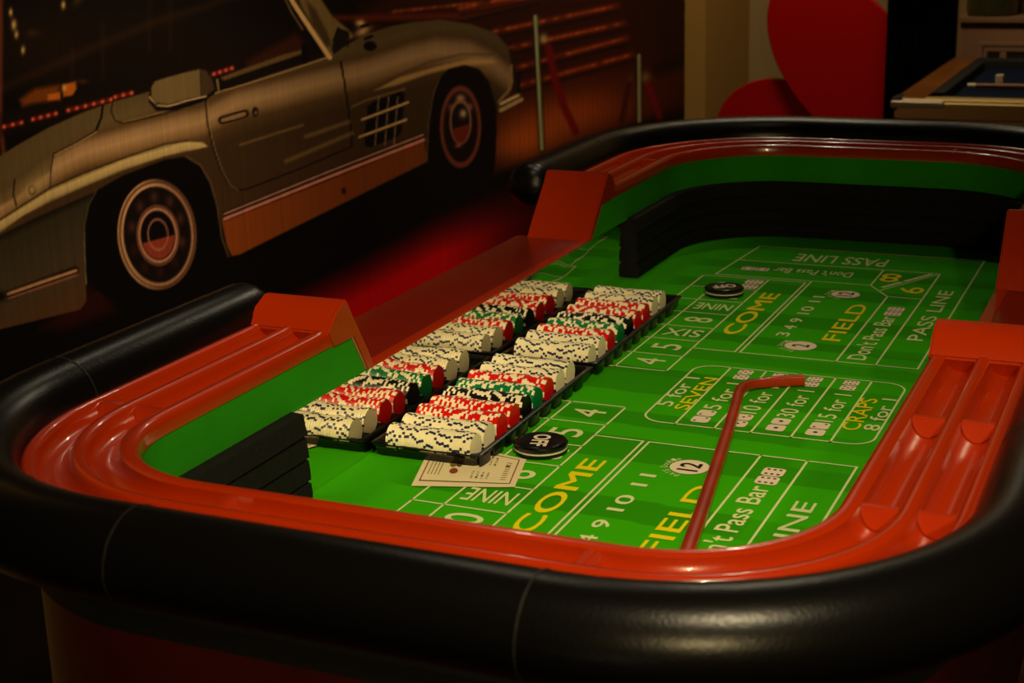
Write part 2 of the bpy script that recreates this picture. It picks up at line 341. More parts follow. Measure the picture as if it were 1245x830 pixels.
    ell(192, 286, 20, 29, (128, 48, 32), rot, cut=lambda x, y: np.clip((y-(290-(x-192)*.27))/1.5, 0, 1))
    ell(192, 285, 12, 18.5, (150, 92, 66), rot, ring=1.6)
    # sill, chrome strips
    poly([(270, 268), (400, 218), (515, 168), (519, 196), (400, 255), (292, 309), (282, 311), (276, 298)], lambda x, y: np.stack([np.interp(x, [270, 520], k) for k in ([122, 92], [54, 42], [14, 12])], 1), 2)
    poly([(271, 258), (400, 206), (514, 161), (516, 172), (400, 219), (273, 269)], (28, 14, 9), 1.6); line([(273, 260), (400, 208.5), (514, 164)], 2.2, (150, 104, 86)); line([(273, 266), (400, 215), (515, 170)], 3.6, (176, 104, 82))
    ell(418, 232, 3, 4.2, (40, 14, 8))
    # door, handle, lock
    door = [(250, 123), (252, 148), (258, 175), (268, 205), (278, 224), (288, 231), (300, 230), (370, 203), (428, 178), (427, 160), (423, 130), (418, 95), (414, 76)]
    line(door, 2.2, (22, 12, 8)); line([(a+1.8, b+1) for a, b in door[:6]], 1.1, (150, 116, 74), .7)
    line([(270, 146), (298, 138)], 10, (22, 12, 8)); line([(271, 146), (297, 138.6)], 5, (128, 96, 62)); ell(310.5, 136, 4, 6, (20, 12, 8)); ell(311, 137, 1.6, 2.4, (110, 84, 54))
    line([(292, 176), (330, 164), (368, 152)], 2.6, (110, 82, 44), .8, 2.5); line([(348, 196), (390, 178), (428, 162)], 4.5, (112, 84, 48), .7, 4); line([(372, 166), (424, 148)], 4, (116, 88, 50), .7, 4)
    line([(428, 130), (445, 122), (492, 108)], 2.5, (120, 92, 54), .6, 2)
    # side vent
    poly([(447, 129), (455, 123), (487, 111), (492, 114), (491, 128), (488, 160), (484, 166), (450, 179), (444, 177), (443, 166)], (8, 5, 4))
    for x in (459, 471, 482): line([(x+1.5, 118), (x-3, 176)], 1.6, (120, 92, 62), .85)
    for a, b in (((440, 146), (496, 125)), ((437, 167), (494, 146))): line([a, b], 4.4, (50, 34, 20)); line([(a[0], a[1]-.6), (b[0], b[1]-.6)], 2.6, (166, 130, 84))
    # front arch, wheel, bumper
    poly([(519, 200), (520, 160), (525, 122), (532, 98), (545, 84), (565, 79), (583, 84), (595, 100), (603, 130), (604, 160), (602, 200), (596, 226), (560, 236), (520, 224)], (6, 3, 2), 2.4)
    line([(519, 196), (521, 150), (527, 114), (534, 96)], 1.4, (96, 72, 42), .7)
    ell(560, 154, 25, 50, (84, 44, 28)); ell(560, 154, 23, 48, (26, 10, 7)); ell(560, 154, 22.5, 46, (92, 40, 26), ring=2.6); ell(560, 156, 19, 40, (14, 6, 5))
    blob(560, 120, 5, 5, (170, 130, 86), .9); blob(549, 131, 4, 5, (110, 74, 48), .8); blob(571, 130, 4, 5, (120, 84, 54), .8)
    ell(560, 148, 12, 25, (110, 70, 48), ring=2.6); ell(560, 148, 11, 22, (14, 8, 7)); ell(560, 150, 11, 24, (84, 22, 12), cut=lambda x, y: np.clip((y-(153-(x-560)*.3))/1.5, 0, 1)); blob(563, 138, 4, 5, (170, 140, 96), .9); blob(557, 177, 4, 2.5, (150, 70, 50), .8)
    line([(622, 60), (626, 90), (625, 108)], 3, (24, 14, 8)); line([(622, 80), (620, 108), (606, 124)], 3, (110, 82, 52)); line([(631, 88), (630, 112)], 5, (10, 6, 5))
    poly([(606, 124), (628, 113), (634, 114), (635, 122), (610, 138), (605, 134)], (60, 42, 24)); line([(609, 126), (630, 116)], 3.4, (168, 136, 92)); line([(609, 134), (634, 121)], 4.6, (140, 112, 72))
    # headrest / rear cowl
    poly([(182, 108), (187, 99), (200, 94), (225, 87), (243, 83), (252, 86), (258, 95), (262, 104), (264, 112), (250, 122), (215, 134), (190, 135), (181, 124)], (16, 10, 6), 2)
    poly([(184, 106), (188, 99), (200, 95), (225, 88), (243, 84), (244, 118), (225, 121), (205, 127), (190, 125), (184, 118)], (104, 82, 48), 2); poly([(243, 84), (251, 86), (258, 96), (261, 108), (252, 116), (244, 118)], (62, 44, 24), 3)
    line([(182, 118), (190, 128), (205, 129), (225, 123), (250, 117)], 2, (176, 140, 96)); line([(183, 123), (192, 131), (207, 133), (228, 127), (250, 121)], 2.4, (10, 7, 5))
    # cockpit edge, windscreen, mirror
    poly([(264, 96), (300, 82), (345, 66), (372, 58), (398, 68), (380, 74), (330, 90), (268, 112)], (16, 9, 5), 2); poly([(268, 94), (300, 82), (345, 66), (368, 60), (366, 66), (330, 78), (272, 98)], (92, 66, 34), 2.4)
    line([(262, 113), (300, 102), (350, 86), (398, 70)], 1.8, (142, 110, 66)); line([(264, 97), (266, 110)], 2.4, (120, 96, 60)); line([(370, 56), (371, 74)], 7, (8, 5, 4))
    poly([(352, -30), (378, -20), (404, 20), (424, 36), (430, 44), (410, 62), (402, 68), (388, 52), (372, 22)], (96, 74, 38), 3); poly([(372, 0), (384, 12), (398, 40), (404, 56), (396, 56), (380, 30)], (46, 32, 16), 4, .8)
    poly([(410, 34), (424, 38), (422, 54), (406, 66), (403, 60)], (18, 12, 8), 2); line([(405, 50), (411, 34), (424, 42), (423, 56)], 2, (12, 8, 6))
    line([(340, -30), (357, 4), (378, 36), (401, 70)], 5.5, (188, 146, 92)); line([(344, -30), (362, 2), (382, 34)], 2, (60, 40, 20)); line([(338, -20), (354, 14), (368, 36)], 1.6, (150, 112, 66), .7)
    blob(438, 28, 6, 4, (200, 150, 96), .95); blob(441, 38, 10, 5, (170, 134, 88), .9, -.5); line([(440, 32), (448, 30)], 4, (10, 6, 5)); ell(450, 56, 8, 6, (10, 7, 5)); line([(444, 47), (452, 44)], 4, (14, 9, 6))
    line([(415, 75), (418, 95), (423, 130)], 2, (22, 12, 8))
    # barrier posts with ropes
    for (x0, y0, x1, y1, wd) in ((651, 20, 659, 181, 5.5), (777, 67, 777.5, 147, 5)):
        line([(x0, y0-0), (x1, y1)], wd+4, (20, 18, 8), .6, 4); line([(x0, y0), (x1, y1)], wd-1.2, (92, 92, 60)); line([(x0-.4, y0), (x1-.4, y1)], 1.6, (158, 158, 112), .8)
    blob(652, 26, 4, 6, (110, 112, 70), .6); blob(661, 47, 5, 6, (140, 130, 76), .85); blob(785, 94, 6, 7, (110, 88, 44), .8); blob(767, 94, 3, 5, (70, 60, 36), .5)
    line([(667, 58), (675, 98), (686, 130), (700, 160)], 9, (84, 5, 6), .95, 4); line([(764, 104), (756, 146)], 6, (40, 8, 5), .8, 4); line([(788, 103), (802, 142)], 7, (104, 6, 10), .9, 4)
    rgb = np.clip(I, 0, 255)/255.0
    rgb = np.where(rgb <= .04045, rgb/12.92, ((rgb+.055)/1.055)**2.4)*MURAL_GAIN
    nu, nz = len(us), len(zs)
    co = np.stack([UU.ravel()*S, np.full(N, MV*S), ZF+ZZ.ravel()*S], 1)
    ii = (np.arange(nz-1)[:, None]*nu+np.arange(nu-1)[None, :]).ravel()
    fc = np.stack([ii, ii+1, ii+1+nu, ii+nu], 1)
    me = bpy.data.meshes.new('wall_mural'); me.vertices.add(N); me.vertices.foreach_set('co', co.ravel())
    me.loops.add(fc.size); me.loops.foreach_set('vertex_index', fc.ravel()); me.polygons.add(len(fc)); me.polygons.foreach_set('loop_start', np.arange(0, fc.size, 4))
    me.update(calc_edges=True)
    at = me.color_attributes.new('print', 'FLOAT_COLOR', 'POINT'); at.data.foreach_set('color', np.concatenate([rgb, np.ones((N, 1))], 1).ravel())
    o = link('wall_mural', me, M['mural'])
    tag(o, 'large photo mural of a silver classic roadster parked in a dark hall', 'mural')
MURAL_GAIN = 1.6
build_mural()

# ================================================================== CRAPS TABLE
T = empty('craps_table', P(3.0, .87, ZG), 'craps table with green layout, glossy red chip rails and black padded armrest', 'gaming table')
U0, U1, V0, V1 = 1.552, 4.425, 0.363, 1.375
RN, RFAR = .21, .30
NL, FL = 2.392, 3.490      # notch ends at ledge height, left side
NR, FR = 2.585, 3.30       # right side
ZL, ZG2, ZT = .164, .245, .312
def arc(cu, cv, r, a0, a1, n=14): return [((cu+r*math.cos(math.radians(a0+(a1-a0)*i/n)), cv+r*math.sin(math.radians(a0+(a1-a0)*i/n))), (math.cos(math.radians(a0+(a1-a0)*i/n)), math.sin(math.radians(a0+(a1-a0)*i/n)))) for i in range(n+1)]
def seg(a, b, nrm, n): return [((a[0]+(b[0]-a[0])*i/n, a[1]+(b[1]-a[1])*i/n), nrm) for i in range(1, n)]
def near_path(ul, ur):
    p = [((ul, V1), (0, 1))]+seg((ul, V1), (U0+RN, V1), (0, 1), 8)+arc(U0+RN, V1-RN, RN, 90, 180)+seg((U0, V1-RN), (U0, V0+RN), (-1, 0), 8)
    return p+arc(U0+RN, V0+RN, RN, 180, 270)+seg((U0+RN, V0), (ur, V0), (0, -1), 8)+[((ur, V0), (0, -1))]
def far_path(ul, ur):
    p = [((ur, V0), (0, -1))]+seg((ur, V0), (U1-RFAR, V0), (0, -1), 8)+arc(U1-RFAR, V0+RFAR, RFAR, 270, 360)+seg((U1, V0+RFAR), (U1, V1-RFAR), (1, 0), 8)
    return p+arc(U1-RFAR, V1-RFAR, RFAR, 0, 90)+seg((U1-RFAR, V1), (ul, V1), (0, 1), 8)+[((ul, V1), (0, 1))]
def shear(which, z):
    k = max(0, z-ZL)
    if which[-1] == 'i': return shear(which[:2], z)+(-.031 if which[0] == 'N' else .031)
    return {'NL': NL-.62*k, 'FL': FL+1.0*k, 'NR': NR-.6*k, 'FR': FR+.9*k}[which]
def sweep(name, path, prof, m, parent=None, ends=None, closed_prof=False, caps=False, closed_path=False, sm=True, ang=32):
    V = []; n = len(prof)
    for i, ((u, v), (nu, nv)) in enumerate(path):
        for d, z in prof:
            uu, vv = u+nu*d, v+nv*d
            if ends and i == 0: uu = shear(ends[0], z)
            if ends and i == len(path)-1: uu = shear(ends[1], z)
            V.append(P(uu, vv, z))
    Fc = []; m_ = len(path)
    for i in range(m_ if closed_path else m_-1):
        for j in range(n if closed_prof else n-1):
            a, b = i*n+j, i*n+(j+1) % n; c, d = ((i+1) % m_)*n+(j+1) % n, ((i+1) % m_)*n+j; Fc.append((a, b, c, d))
    if caps and not closed_path: Fc.append(tuple(range(n))); Fc.append(tuple((m_-1)*n+j for j in range(n)))
    o = mesh(name, V, Fc, m, None)
    if sm: sharp(o, ang)
    return keep(o, parent) if parent else o
# rail profile: lip, groove, ridge, groove, outer lip
def groove(c, r, n=10): return [(c-r*math.cos(math.pi*i/n), .268-r*1.0*math.sin(math.pi*i/n)) for i in range(n+1)]
rail_prof = [(0.012, .236), (-.002, .240), (-.003, .262), (.002, .269), (.010, .272), (.022, .270)]+groove(.054, .027)+[(.088, .273), (.098, .273)]+groove(.132, .027)+[(.166, .272), (.176, .271), (.184, .262), (.185, .225), (.170, .215), (.05, .215), (.02, .225)]
rail_prof = [(d_*.875, z_) for d_, z_ in rail_prof]
def wall_prof(): return [(0, .0), (0, ZL-.001), (0, .240), (.012, .240), (.012, ZL-.001), (.012, .0)]
near_full = lambda: near_path(NL, NR)
for nm, path, ends in (('near', near_path(NL-.16, NR-.16), ('NL', 'NR')), ('far', far_path(FL+.18, FR+.18), ('FR', 'FL'))):
    sweep('cloth_wall', path, wall_prof(), M['feltwall'], T, tuple(e+'i' for e in ends), closed_prof=True, caps=True)
    rl = sweep('chip_rail', path, rail_prof, M['rail'], T, tuple(e+'i' for e in ends), closed_prof=True, caps=True, ang=50)
    sweep('rail_backing', path, [(.13, .12), (.158, .12), (.158, .235), (.13, .235)], M['blackpaint'], T, ends, closed_prof=True, caps=True)
# lower wall band along the open cut-outs (behind the mirror)
for (a, b, v, s) in ((NL-.02, FL+.02, V1, 1), (NR-.02, FR+.02, V0, -1)):
    keep(box('cutout_wall', a, b, min(v+s*.004, v+s*.02), max(v+s*.004, v+s*.02), 0, ZL-.003, M['blackpaint']), T)
    lo, hi = (v-.002, v+.20) if s > 0 else (v-.20, v+.002)
    lg = keep(box('ledge', a, b, lo, hi, ZL-.02, ZL, M['ledge'], bev=.004), T)
    keep(box('ledge_trim', a, b, min(v-s*.003, v+s*.022), max(v-s*.003, v+s*.022), ZL-.004, ZL+.0012, M['rail'], bev=.001), T)
# sloped end plates of the rail
def end_plate(which, vin, s):
    side = 1 if which[0] == 'F' else -1
    prof = [(0, ZL-.004), (0, .20), (0, .24), (0, .285), (.003, ZT-.004), (.006, ZT), (.018, ZT), (.05, .298), (.098, .268), (.100, .236), (.030, .236), (.030, ZL-.004)]
    n = len(prof); V = []
    for v_ in (vin-s*.004, vin+s*.166):
        for x, z in prof: V.append(P(shear(which, min(z, .30))+side*x, v_, z))
    Fc = [tuple(range(n)), tuple(range(n, 2*n))]+[(i, (i+1) % n, n+(i+1) % n, n+i) for i in range(n)]
    o = mesh('rail_end_plate', V, Fc, M['rail'])
    bm = bmesh.new(); bm.from_mesh(o.data); bmesh.ops.bevel(bm, geom=[e for e in bm.edges if len(e.link_faces) == 2 and e.calc_face_angle(0) > 1.0], offset=.0022, segments=3, affect='EDGES'); bm.to_mesh(o.data); bm.free()
    keep(sharp(o, 30), T)
    e = mesh('cloth_edge', [P(shear(which+'i', z)-side*.001+side*dx, v_, z) for z in (ZL, .238) for v_, dx in ((vin-s*.0025, 0), (vin-s*.0025, .004), (vin+s*.008, .004), (vin+s*.008, 0))], [(0, 1, 5, 4), (1, 2, 6, 5), (2, 3, 7, 6), (3, 0, 4, 7), (0, 1, 2, 3), (4, 5, 6, 7)], M['clothedge'])
    keep(e, T)
end_plate('NL', V1, 1); end_plate('FL', V1, 1); end_plate('NR', V0, -1); end_plate('FR', V0, -1)
# dividers standing in the two grooves
def frame_at(path, key):
    best = min(range(len(path)), key=lambda i: (path[i][0][0]-key[0])**2+(path[i][0][1]-key[1])**2)
    return path[best]
def divider(pu, pv, nu, nv):
    tu, tv = -nv, nu
    for c in (.0473, .1155):
        V = []; Fc = []; n = 10
        for k in (-1, 1):
            for i in range(n+1):
                a = math.pi*i/n; d = c-.025*math.cos(a); z = .2685-.029*math.sin(a); w_ = .007+.012*(math.sin(a))
                V.append(P(pu+nu*d+tu*k*w_, pv+nv*d+tv*k*w_, z))
        m_ = n+1
        for i in range(n): Fc.append((i, i+1, m_+i+1, m_+i))
        Fc += [tuple(range(m_)), tuple(m_+i for i in range(m_)), (0, n, m_+n, m_)]
        o = mesh('groove_divider', V, Fc, M['rail'])
        bm = bmesh.new(); bm.from_mesh(o.data); bmesh.ops.bevel(bm, geom=[e for e in bm.edges if len(e.link_faces) == 2 and e.calc_face_angle(0) > .9], offset=.0018, segments=2, affect='EDGES'); bm.to_mesh(o.data); bm.free()
        keep(sharp(o, 45), T)
for d in [(1.785, V1, 0, 1), (U0, 1.10, -1, 0), (U0, .60, -1, 0), (1.77, V0, 0, -1), (2.126, V0, 0, -1), (4.10, V1, 0, 1), (U1, 1.115, 1, 0), (U1, .63, 1, 0), (2.12, V1, 0, 1), (3.9, V0, 0, -1)]:
    if d[0] == 2.12: continue
    divider(*d)
for (z_, v, s, a, bq) in (('', V1, 1, NL, FL),): pass
# armrest: thick padded tube, one per end, with rounded tips
def armrest(path):
    AC, AR, AZ = .221, .064, .262
    nprof = 20; V = []; Fc = []
    ks = []
    L = len(path)
    rows = []
    # tip start
    def ring(u, v, nu, nv, r):
        rr = []
        for j in range(nprof):
            a = 2*math.pi*j/nprof; x = AC+r*math.cos(a)*1.0; z = AZ+r*math.sin(a)*(1.0 if math.sin(a) > 0 else .82)
            rr.append((u+nu*x, v+nv*x, z))
        return rr
    first, last = path[0], path[-1]
    sgn0 = 1 if path[1][0][0] < first[0][0] else -1; sgn1 = 1 if path[-2][0][0] < last[0][0] else -1
    for k in range(7):
        a = math.pi/2*k/7; rows.append(ring(first[0][0]+sgn0*.05*math.cos(a), first[0][1], *first[1], max(AR*math.sin(a), .004)))
    for (p, n_) in path: rows.append(ring(p[0], p[1], n_[0], n_[1], AR))
    for k in range(6, -1, -1):
        a = math.pi/2*k/7; rows.append(ring(last[0][0]+sgn1*.05*math.cos(a), last[0][1], *last[1], max(AR*math.sin(a), .004)))
    for r in rows: V += [P(*q) for q in r]
    for i in range(len(rows)-1):
        for j in range(nprof): Fc.append((i*nprof+j, i*nprof+(j+1) % nprof, (i+1)*nprof+(j+1) % nprof, (i+1)*nprof+j))
    Fc += [tuple(range(nprof)), tuple((len(rows)-1)*nprof+j for j in range(nprof))]
    return keep(sharp(mesh('padded_armrest', V, Fc, M['vinyl']), 60), T)
a1 = armrest(near_path(2.30, 2.44)); a2 = armrest(far_path(3.66, 3.62))
def seam(arm, pu, pv, nu, nv):
    V = []; n = 28; tu, tv = -nv, nu
    for k in (-1, 1):
        for rr in (.0605, .0645):
            for j in range(n):
                a = 2*math.pi*j/n; x = .221+rr*math.cos(a); z = .262+rr*math.sin(a)*(1.0 if math.sin(a) > 0 else .82)
                V.append(P(pu+nu*x+tu*k*.0012, pv+nv*x+tv*k*.0012, z))
    Fc = []
    for a, b in ((0, 1), (1, 3), (3, 2), (2, 0)):
        for j in range(n): Fc.append((a*n+j, a*n+(j+1) % n, b*n+(j+1) % n, b*n+j))
    o = mesh('seam', V, Fc, M['seam']); o.parent = arm; o.matrix_parent_inverse = Matrix.Translation(T.location).inverted()@Matrix.Identity(4)
    o.matrix_parent_inverse = Matrix.Identity(4)
for d in [(1.80, V1, 0, 1), (U0, 1.10, -1, 0), (U0, .585, -1, 0), (2.0, V0, 0, -1)]: seam(a1, *d)
for d in [(4.08, V1, 0, 1), (U1, 1.12, 1, 0), (U1, .60, 1, 0)]: seam(a2, *d)
# rubber bumper with horizontal ribs, one per end
fp = [(.002, .0)]
nb = 4; h = ZL/nb
for k in range(nb):
    z0 = k*h; fp += [(-.024, z0+.0012), (-.031, z0+.0035), (-.033+.002*k, z0+h*.5), (-.031+.002*k, z0+h-.0035), (-.024, z0+h-.0012)]
fp += [(.002, ZL)]
def cut_path(path, test): return [p for p in path if test(p)]
nf = near_path(2.10, 2.10); ff = far_path(3.785, 3.785)
for pth in (nf, ff): sweep('rubber_bumper', pth, fp, M['foam'], T, None, closed_prof=True, caps=True, ang=25)
# mirror strips between the bumpers
keep(box('mirror_strip', 2.10, 3.785, V1-.0035, V1-.0005, .001, ZL-.002, M['mirror']), T)
keep(box('mirror_strip', 2.10, 3.785, V0+.0005, V0+.0035, .001, ZL-.002, M['mirror']), T)
# bed, outer body, legs
def ring_pts(off, closed=True):
    p = near_path(2.9, 2.9)+far_path(2.9, 2.9)[1:-1]
    return p
def slab(name, off, z0, z1, m):
    pts = [(p[0]+n_[0]*off, p[1]+n_[1]*off) for p, n_ in ring_pts(0)]
    n = len(pts); V = [P(a, b, z0) for a, b in pts]+[P(a, b, z1) for a, b in pts]
    Fc = [tuple(range(n)), tuple(range(2*n-1, n-1, -1))]+[(i, (i+1) % n, n+(i+1) % n, n+i) for i in range(n)]
    return keep(mesh(name, V, Fc, m), T)
slab('table_bed', .012, -.05, -.004, M['blackpaint'])
rp = ring_pts(0)
sweep('side_panel', rp, [(.11, -.40), (.15, -.40), (.15, .132), (.11, .132)], M['wood'], T, closed_prof=True, closed_path=True)
sweep('black_trim_band', rp, [(.11, .132), (.158, .132), (.160, .15), (.11, .15)], M['blackpaint'], T, closed_prof=True, closed_path=True)
slab('underside', .12, -.42, -.40, M['blackpaint'])
for (u, v) in ((1.75, .5), (1.75, 1.25), (4.25, .5), (4.25, 1.25)):
    V = []; Fc = []; n = 20; pr = [(.07, -.42), (.075, -.5), (.045, -.56), (.06, -.75), (.05, -.95), (.075, -1.05), (.05, -1.1), (.06, ZG+.001)]
    for r, z in pr:
        for k in range(n): V.append(P(u+r*math.cos(2*math.pi*k/n), v+r*math.sin(2*math.pi*k/n), z))
    for j in range(len(pr)-1):
        for k in range(n): Fc.append((j*n+k, j*n+(k+1) % n, (j+1)*n+(k+1) % n, (j+1)*n+k))
    Fc += [tuple(range(n)), tuple((len(pr)-1)*n+k for k in range(n))]
    keep(sharp(mesh('leg', V, Fc, M['wood']), 50), T)
# ------------------------------------------------------------------ layout mat: green strips across the length, each of its own tone
def mat_mesh():
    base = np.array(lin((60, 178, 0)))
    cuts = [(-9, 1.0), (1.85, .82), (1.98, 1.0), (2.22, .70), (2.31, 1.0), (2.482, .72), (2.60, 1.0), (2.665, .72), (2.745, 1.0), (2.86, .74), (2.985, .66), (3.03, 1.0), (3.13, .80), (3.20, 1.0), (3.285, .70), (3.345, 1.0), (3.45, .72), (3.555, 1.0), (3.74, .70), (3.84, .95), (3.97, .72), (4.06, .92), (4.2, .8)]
    V = []; Fc = []; cols = []
    nu, nv = 420, 60
    for i in range(nu+1):
        for j in range(nv+1):
            u = U0-.005+(U1-U0+.01)*i/nu; v = V0-.005+(V1-V0+.01)*j/nv
            # keep inside the rounded corners
            r = RN if u < 3 else RFAR; cu = U0+r if u < 3 else U1-r
            du = (cu-u) if u < 3 else (u-cu)
            cvv = V0+r if v < .87 else V1-r; dv = (cvv-v) if v < .87 else (v-cvv)
            if du > 0 and dv > 0:
                L = math.hypot(du, dv)
                if L > r+.005: sc = (r+.005)/L; u = cu-(du*sc) if u < 3 else cu+du*sc; v = cvv-(dv*sc) if v < .87 else cvv+dv*sc
            w_ = 0.0
            V.append(P(u, v, w_))
            # tone
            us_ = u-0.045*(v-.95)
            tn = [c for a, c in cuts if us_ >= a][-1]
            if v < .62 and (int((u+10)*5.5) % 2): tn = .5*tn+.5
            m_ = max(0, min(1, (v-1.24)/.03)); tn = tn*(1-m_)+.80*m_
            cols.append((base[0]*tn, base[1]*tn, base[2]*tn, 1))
    for i in range(nu):
        for j in range(nv): a = i*(nv+1)+j; Fc.append((a, a+nv+1, a+nv+2, a+1))
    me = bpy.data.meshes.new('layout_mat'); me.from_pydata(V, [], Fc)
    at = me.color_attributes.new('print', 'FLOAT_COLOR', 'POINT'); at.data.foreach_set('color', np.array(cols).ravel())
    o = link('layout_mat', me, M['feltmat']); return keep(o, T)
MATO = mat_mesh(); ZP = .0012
def sub(o): o.parent = MATO; return o
def lines(name, L, wd=.0046, m='line', z=ZP):
    V = []; Fc = []
    for pts in L:
        n = len(pts); cl = n > 2 and math.dist(pts[0], pts[-1]) < 1e-6; k0 = len(V)
        for i in range(n):
            a = pts[i-1] if i else (pts[-2] if cl else None); b = pts[i+1] if i < n-1 else (pts[1] if cl else None); p = pts[i]
            def un(q_, r_): dx, dy = r_[0]-q_[0], r_[1]-q_[1]; h_ = math.hypot(dx, dy) or 1; return dx/h_, dy/h_
            d1_ = un(a, p) if a else un(p, b); d2_ = un(p, b) if b else d1_
            nx, ny = -(d1_[1]+d2_[1]), d1_[0]+d2_[0]; h_ = math.hypot(nx, ny) or 1; nx /= h_; ny /= h_
            w_ = wd/2/max(.35, nx*-d1_[1]+ny*d1_[0]); ex = (-d1_[0]*wd/2 if not a else d1_[0]*wd/2 if not b else 0); ey = (-d1_[1]*wd/2 if not a else d1_[1]*wd/2 if not b else 0)
            V += [P(p[0]+nx*w_+ex, p[1]+ny*w_+ey, z), P(p[0]-nx*w_+ex, p[1]-ny*w_+ey, z)]
        for i in range(n-1): Fc.append((k0+2*i+1, k0+2*i+3, k0+2*i+2, k0+2*i))
    me = bpy.data.meshes.new(name); me.from_pydata(V, [], Fc); return sub(link(name, me, M[m]))
vA, vB, vC, vD, vE, vF, vG, vH, vX, vY = 1.188, 1.1265, 1.0082, .9095, .8976, .6813, .5951, .5056, 1.156, .744
mir = lambda u: 5.789-u
uf = [3.0183, 3.133, 3.2584, 3.3724, 3.4995, 3.6234, 3.7513, 3.8739]
for fn, nm in ((lambda u: u, 'far'), (mir, 'near')):
    rows_ = uf if nm == 'far' else [mir(x) for x in (2.7607, 2.6453, 2.5199, 2.4076, 2.2869, 2.1731, 2.05, 1.93)]
    L = [[(fn(u), vA), (fn(u), vC)] for u in rows_[:-1]]
    L += [[(fn(rows_[0]), vB), (fn(rows_[-2]), vB)], [(fn(rows_[0]), vC), (fn(rows_[-1]), vC)], [(fn(rows_[0]-.2 if nm == 'x' else rows_[0]), vA), (fn(rows_[-1]), vA)], [(fn(rows_[-1]), vA), (fn(rows_[-1]), vD)]]
    L += [[(fn(3.2045), vC), (fn(3.2045), vD), (fn(3.8739), vD)]]
    L += [[(fn(3.894), vE), (fn(3.2045), vE), (fn(3.2045), vH), (fn(4.2584), vH), (fn(4.2584), vX-.02), (fn(3.894), vX+.005), (fn(3.894), vY), (fn(3.7928), vF), (fn(3.2045), vF)]]
    L += [[(fn(3.2045), vG), (fn(4.0718), vG), (fn(4.0718), vX-.01)], [(fn(3.7928), vF), (fn(3.7928), vG)], [(fn(3.894), vY), (fn(4.0718), vY)], [(fn(3.845), .713), (fn(4.0718), vG)]]
    lines('printed_lines', L)
# centre proposition box with rounded corners
pl, pr_, q0, q1 = .957, .505, 2.6987, 3.0888
pr_ = onz(1101.9, 472.3)[1]; pl = onz(786.7, 501.6)[1]
rc = .045; box_l = []
for (cu, cv, a0) in ((q1-rc, pl-rc, 0), (q0+rc, pl-rc, 90), (q0+rc, pr_+rc, 180), (q1-rc, pr_+rc, 270)):
    box_l += [(cu+rc*math.cos(math.radians(a0+90*i/8)), cv+rc*math.sin(math.radians(a0+90*i/8))) for i in range(9)]
# arcs are ordered corner by corner; rebuild in loop order
box_l = []
for (cu, cv, a0) in ((q1-rc, pl-rc, 0), (q0+rc, pl-rc, 90), (q0+rc, pr_+rc, 180), (q1-rc, pr_+rc, 270)):
    for i in range(9): a = math.radians(a0+90*i/8); box_l.append((cu+rc*math.cos(a), cv+rc*math.sin(a)))
box_l.append(box_l[0])
pv = [.8837, .8049, .7328, .6547, .5793]
lines('printed_lines', [box_l]+[[(q0, v), (q1, v)] for v in pv])
# text
def glyphs(txt, bold=0.0):
    cu = bpy.data.curves.new('t', 'FONT'); cu.body = txt; cu.size = 1; cu.offset = 0 if 'M' in txt else bold; cu.resolution_u = 4
    o = bpy.data.objects.new('t', cu); COL.objects.link(o); dg = bpy.context.evaluated_depsgraph_get()
    me = o.evaluated_get(dg).to_mesh(); V = np.array([v.co[:2] for v in me.vertices]); Fc = [tuple(p.vertices) for p in me.polygons]
    o.evaluated_get(dg).to_mesh_clear(); bpy.data.objects.remove(o)
    A = lambda f: sum(V[f[i-1]][0]*V[f[i]][1]-V[f[i]][0]*V[f[i-1]][1] for i in range(len(f)))
    ar = [A(f) for f in Fc]; sg = 1 if sum(ar) > 0 else -1
    Fc = [f for f, a in zip(Fc, ar) if a*sg > 1e-9]
    return V, Fc
GC = {}
def text(txt, o, x, y, m, z=ZP+.0003, bold=0.015, capref=None, fit=True, parent=True, name='lettering'):
    """o: baseline start (u,v); x: vector along the whole word; y: vector of the cap height"""
    if (txt, bold) not in GC: GC[(txt, bold)] = glyphs(txt, bold)
    V, Fc = GC[(txt, bold)]; x0, x1 = V[:, 0].min(), V[:, 0].max(); h0 = .70
    W = []; F2 = []
    for k, (da_, db_) in enumerate(((0, 0), (.030, 0), (0, -.028), (.030, -.028)) if 'M' in txt else ((0, 0),)):
        n0 = len(W)
        for a, b in V:
            s = (a+da_-x0)/(x1-x0); t = (b+db_)/h0; W.append(P(o[0]+x[0]*s+y[0]*t, o[1]+x[1]*s+y[1]*t, z+.00012*k))
        F2 += [tuple(n0+i for i in f) for f in Fc]
    Fc = F2
    me = bpy.data.meshes.new(name); me.from_pydata(W, [], Fc); ob = link(name, me, M[m])
    return sub(ob) if parent else ob
def tpx(txt, bs, be, te, m, bold=.008):
    """axis-aligned text from photo pixels (baseline start, baseline end, top at end); reading +u with tops to +v"""
    a, b, c = onz(*bs), onz(*be), onz(*te); v = (a[1]+b[1])/2
    text(txt, (a[0], v), (b[0]-a[0], 0), (0, c[1]-b[1]), m, bold=bold)
def tpu(txt, bs, be, te, m, bold=.008):
    """reading +v, tops towards -u"""
    a, b, c = onz(*bs), onz(*be), onz(*te); u = (a[0]+b[0])/2
    text(txt, (u, a[1]), (0, b[1]-a[1]), (c[0]-b[0], 0), m, bold=bold)
def q(ox, oy, s, *p): return [(ox+s*a, oy+s*b) for a, b in p]
tpx('COME', *q(620, 480, .241, (95, 708), (485, 340), (378, 325)), 'yellow', .008)
tpx('COME', *q(840, 290, .1686, (338, 698), (640, 405), (520, 395)), 'yellow', .008)
tpx('FIELD', *q(950, 310, .1686, (428, 628), (622, 365), (503, 350)), 'yellow', .008)
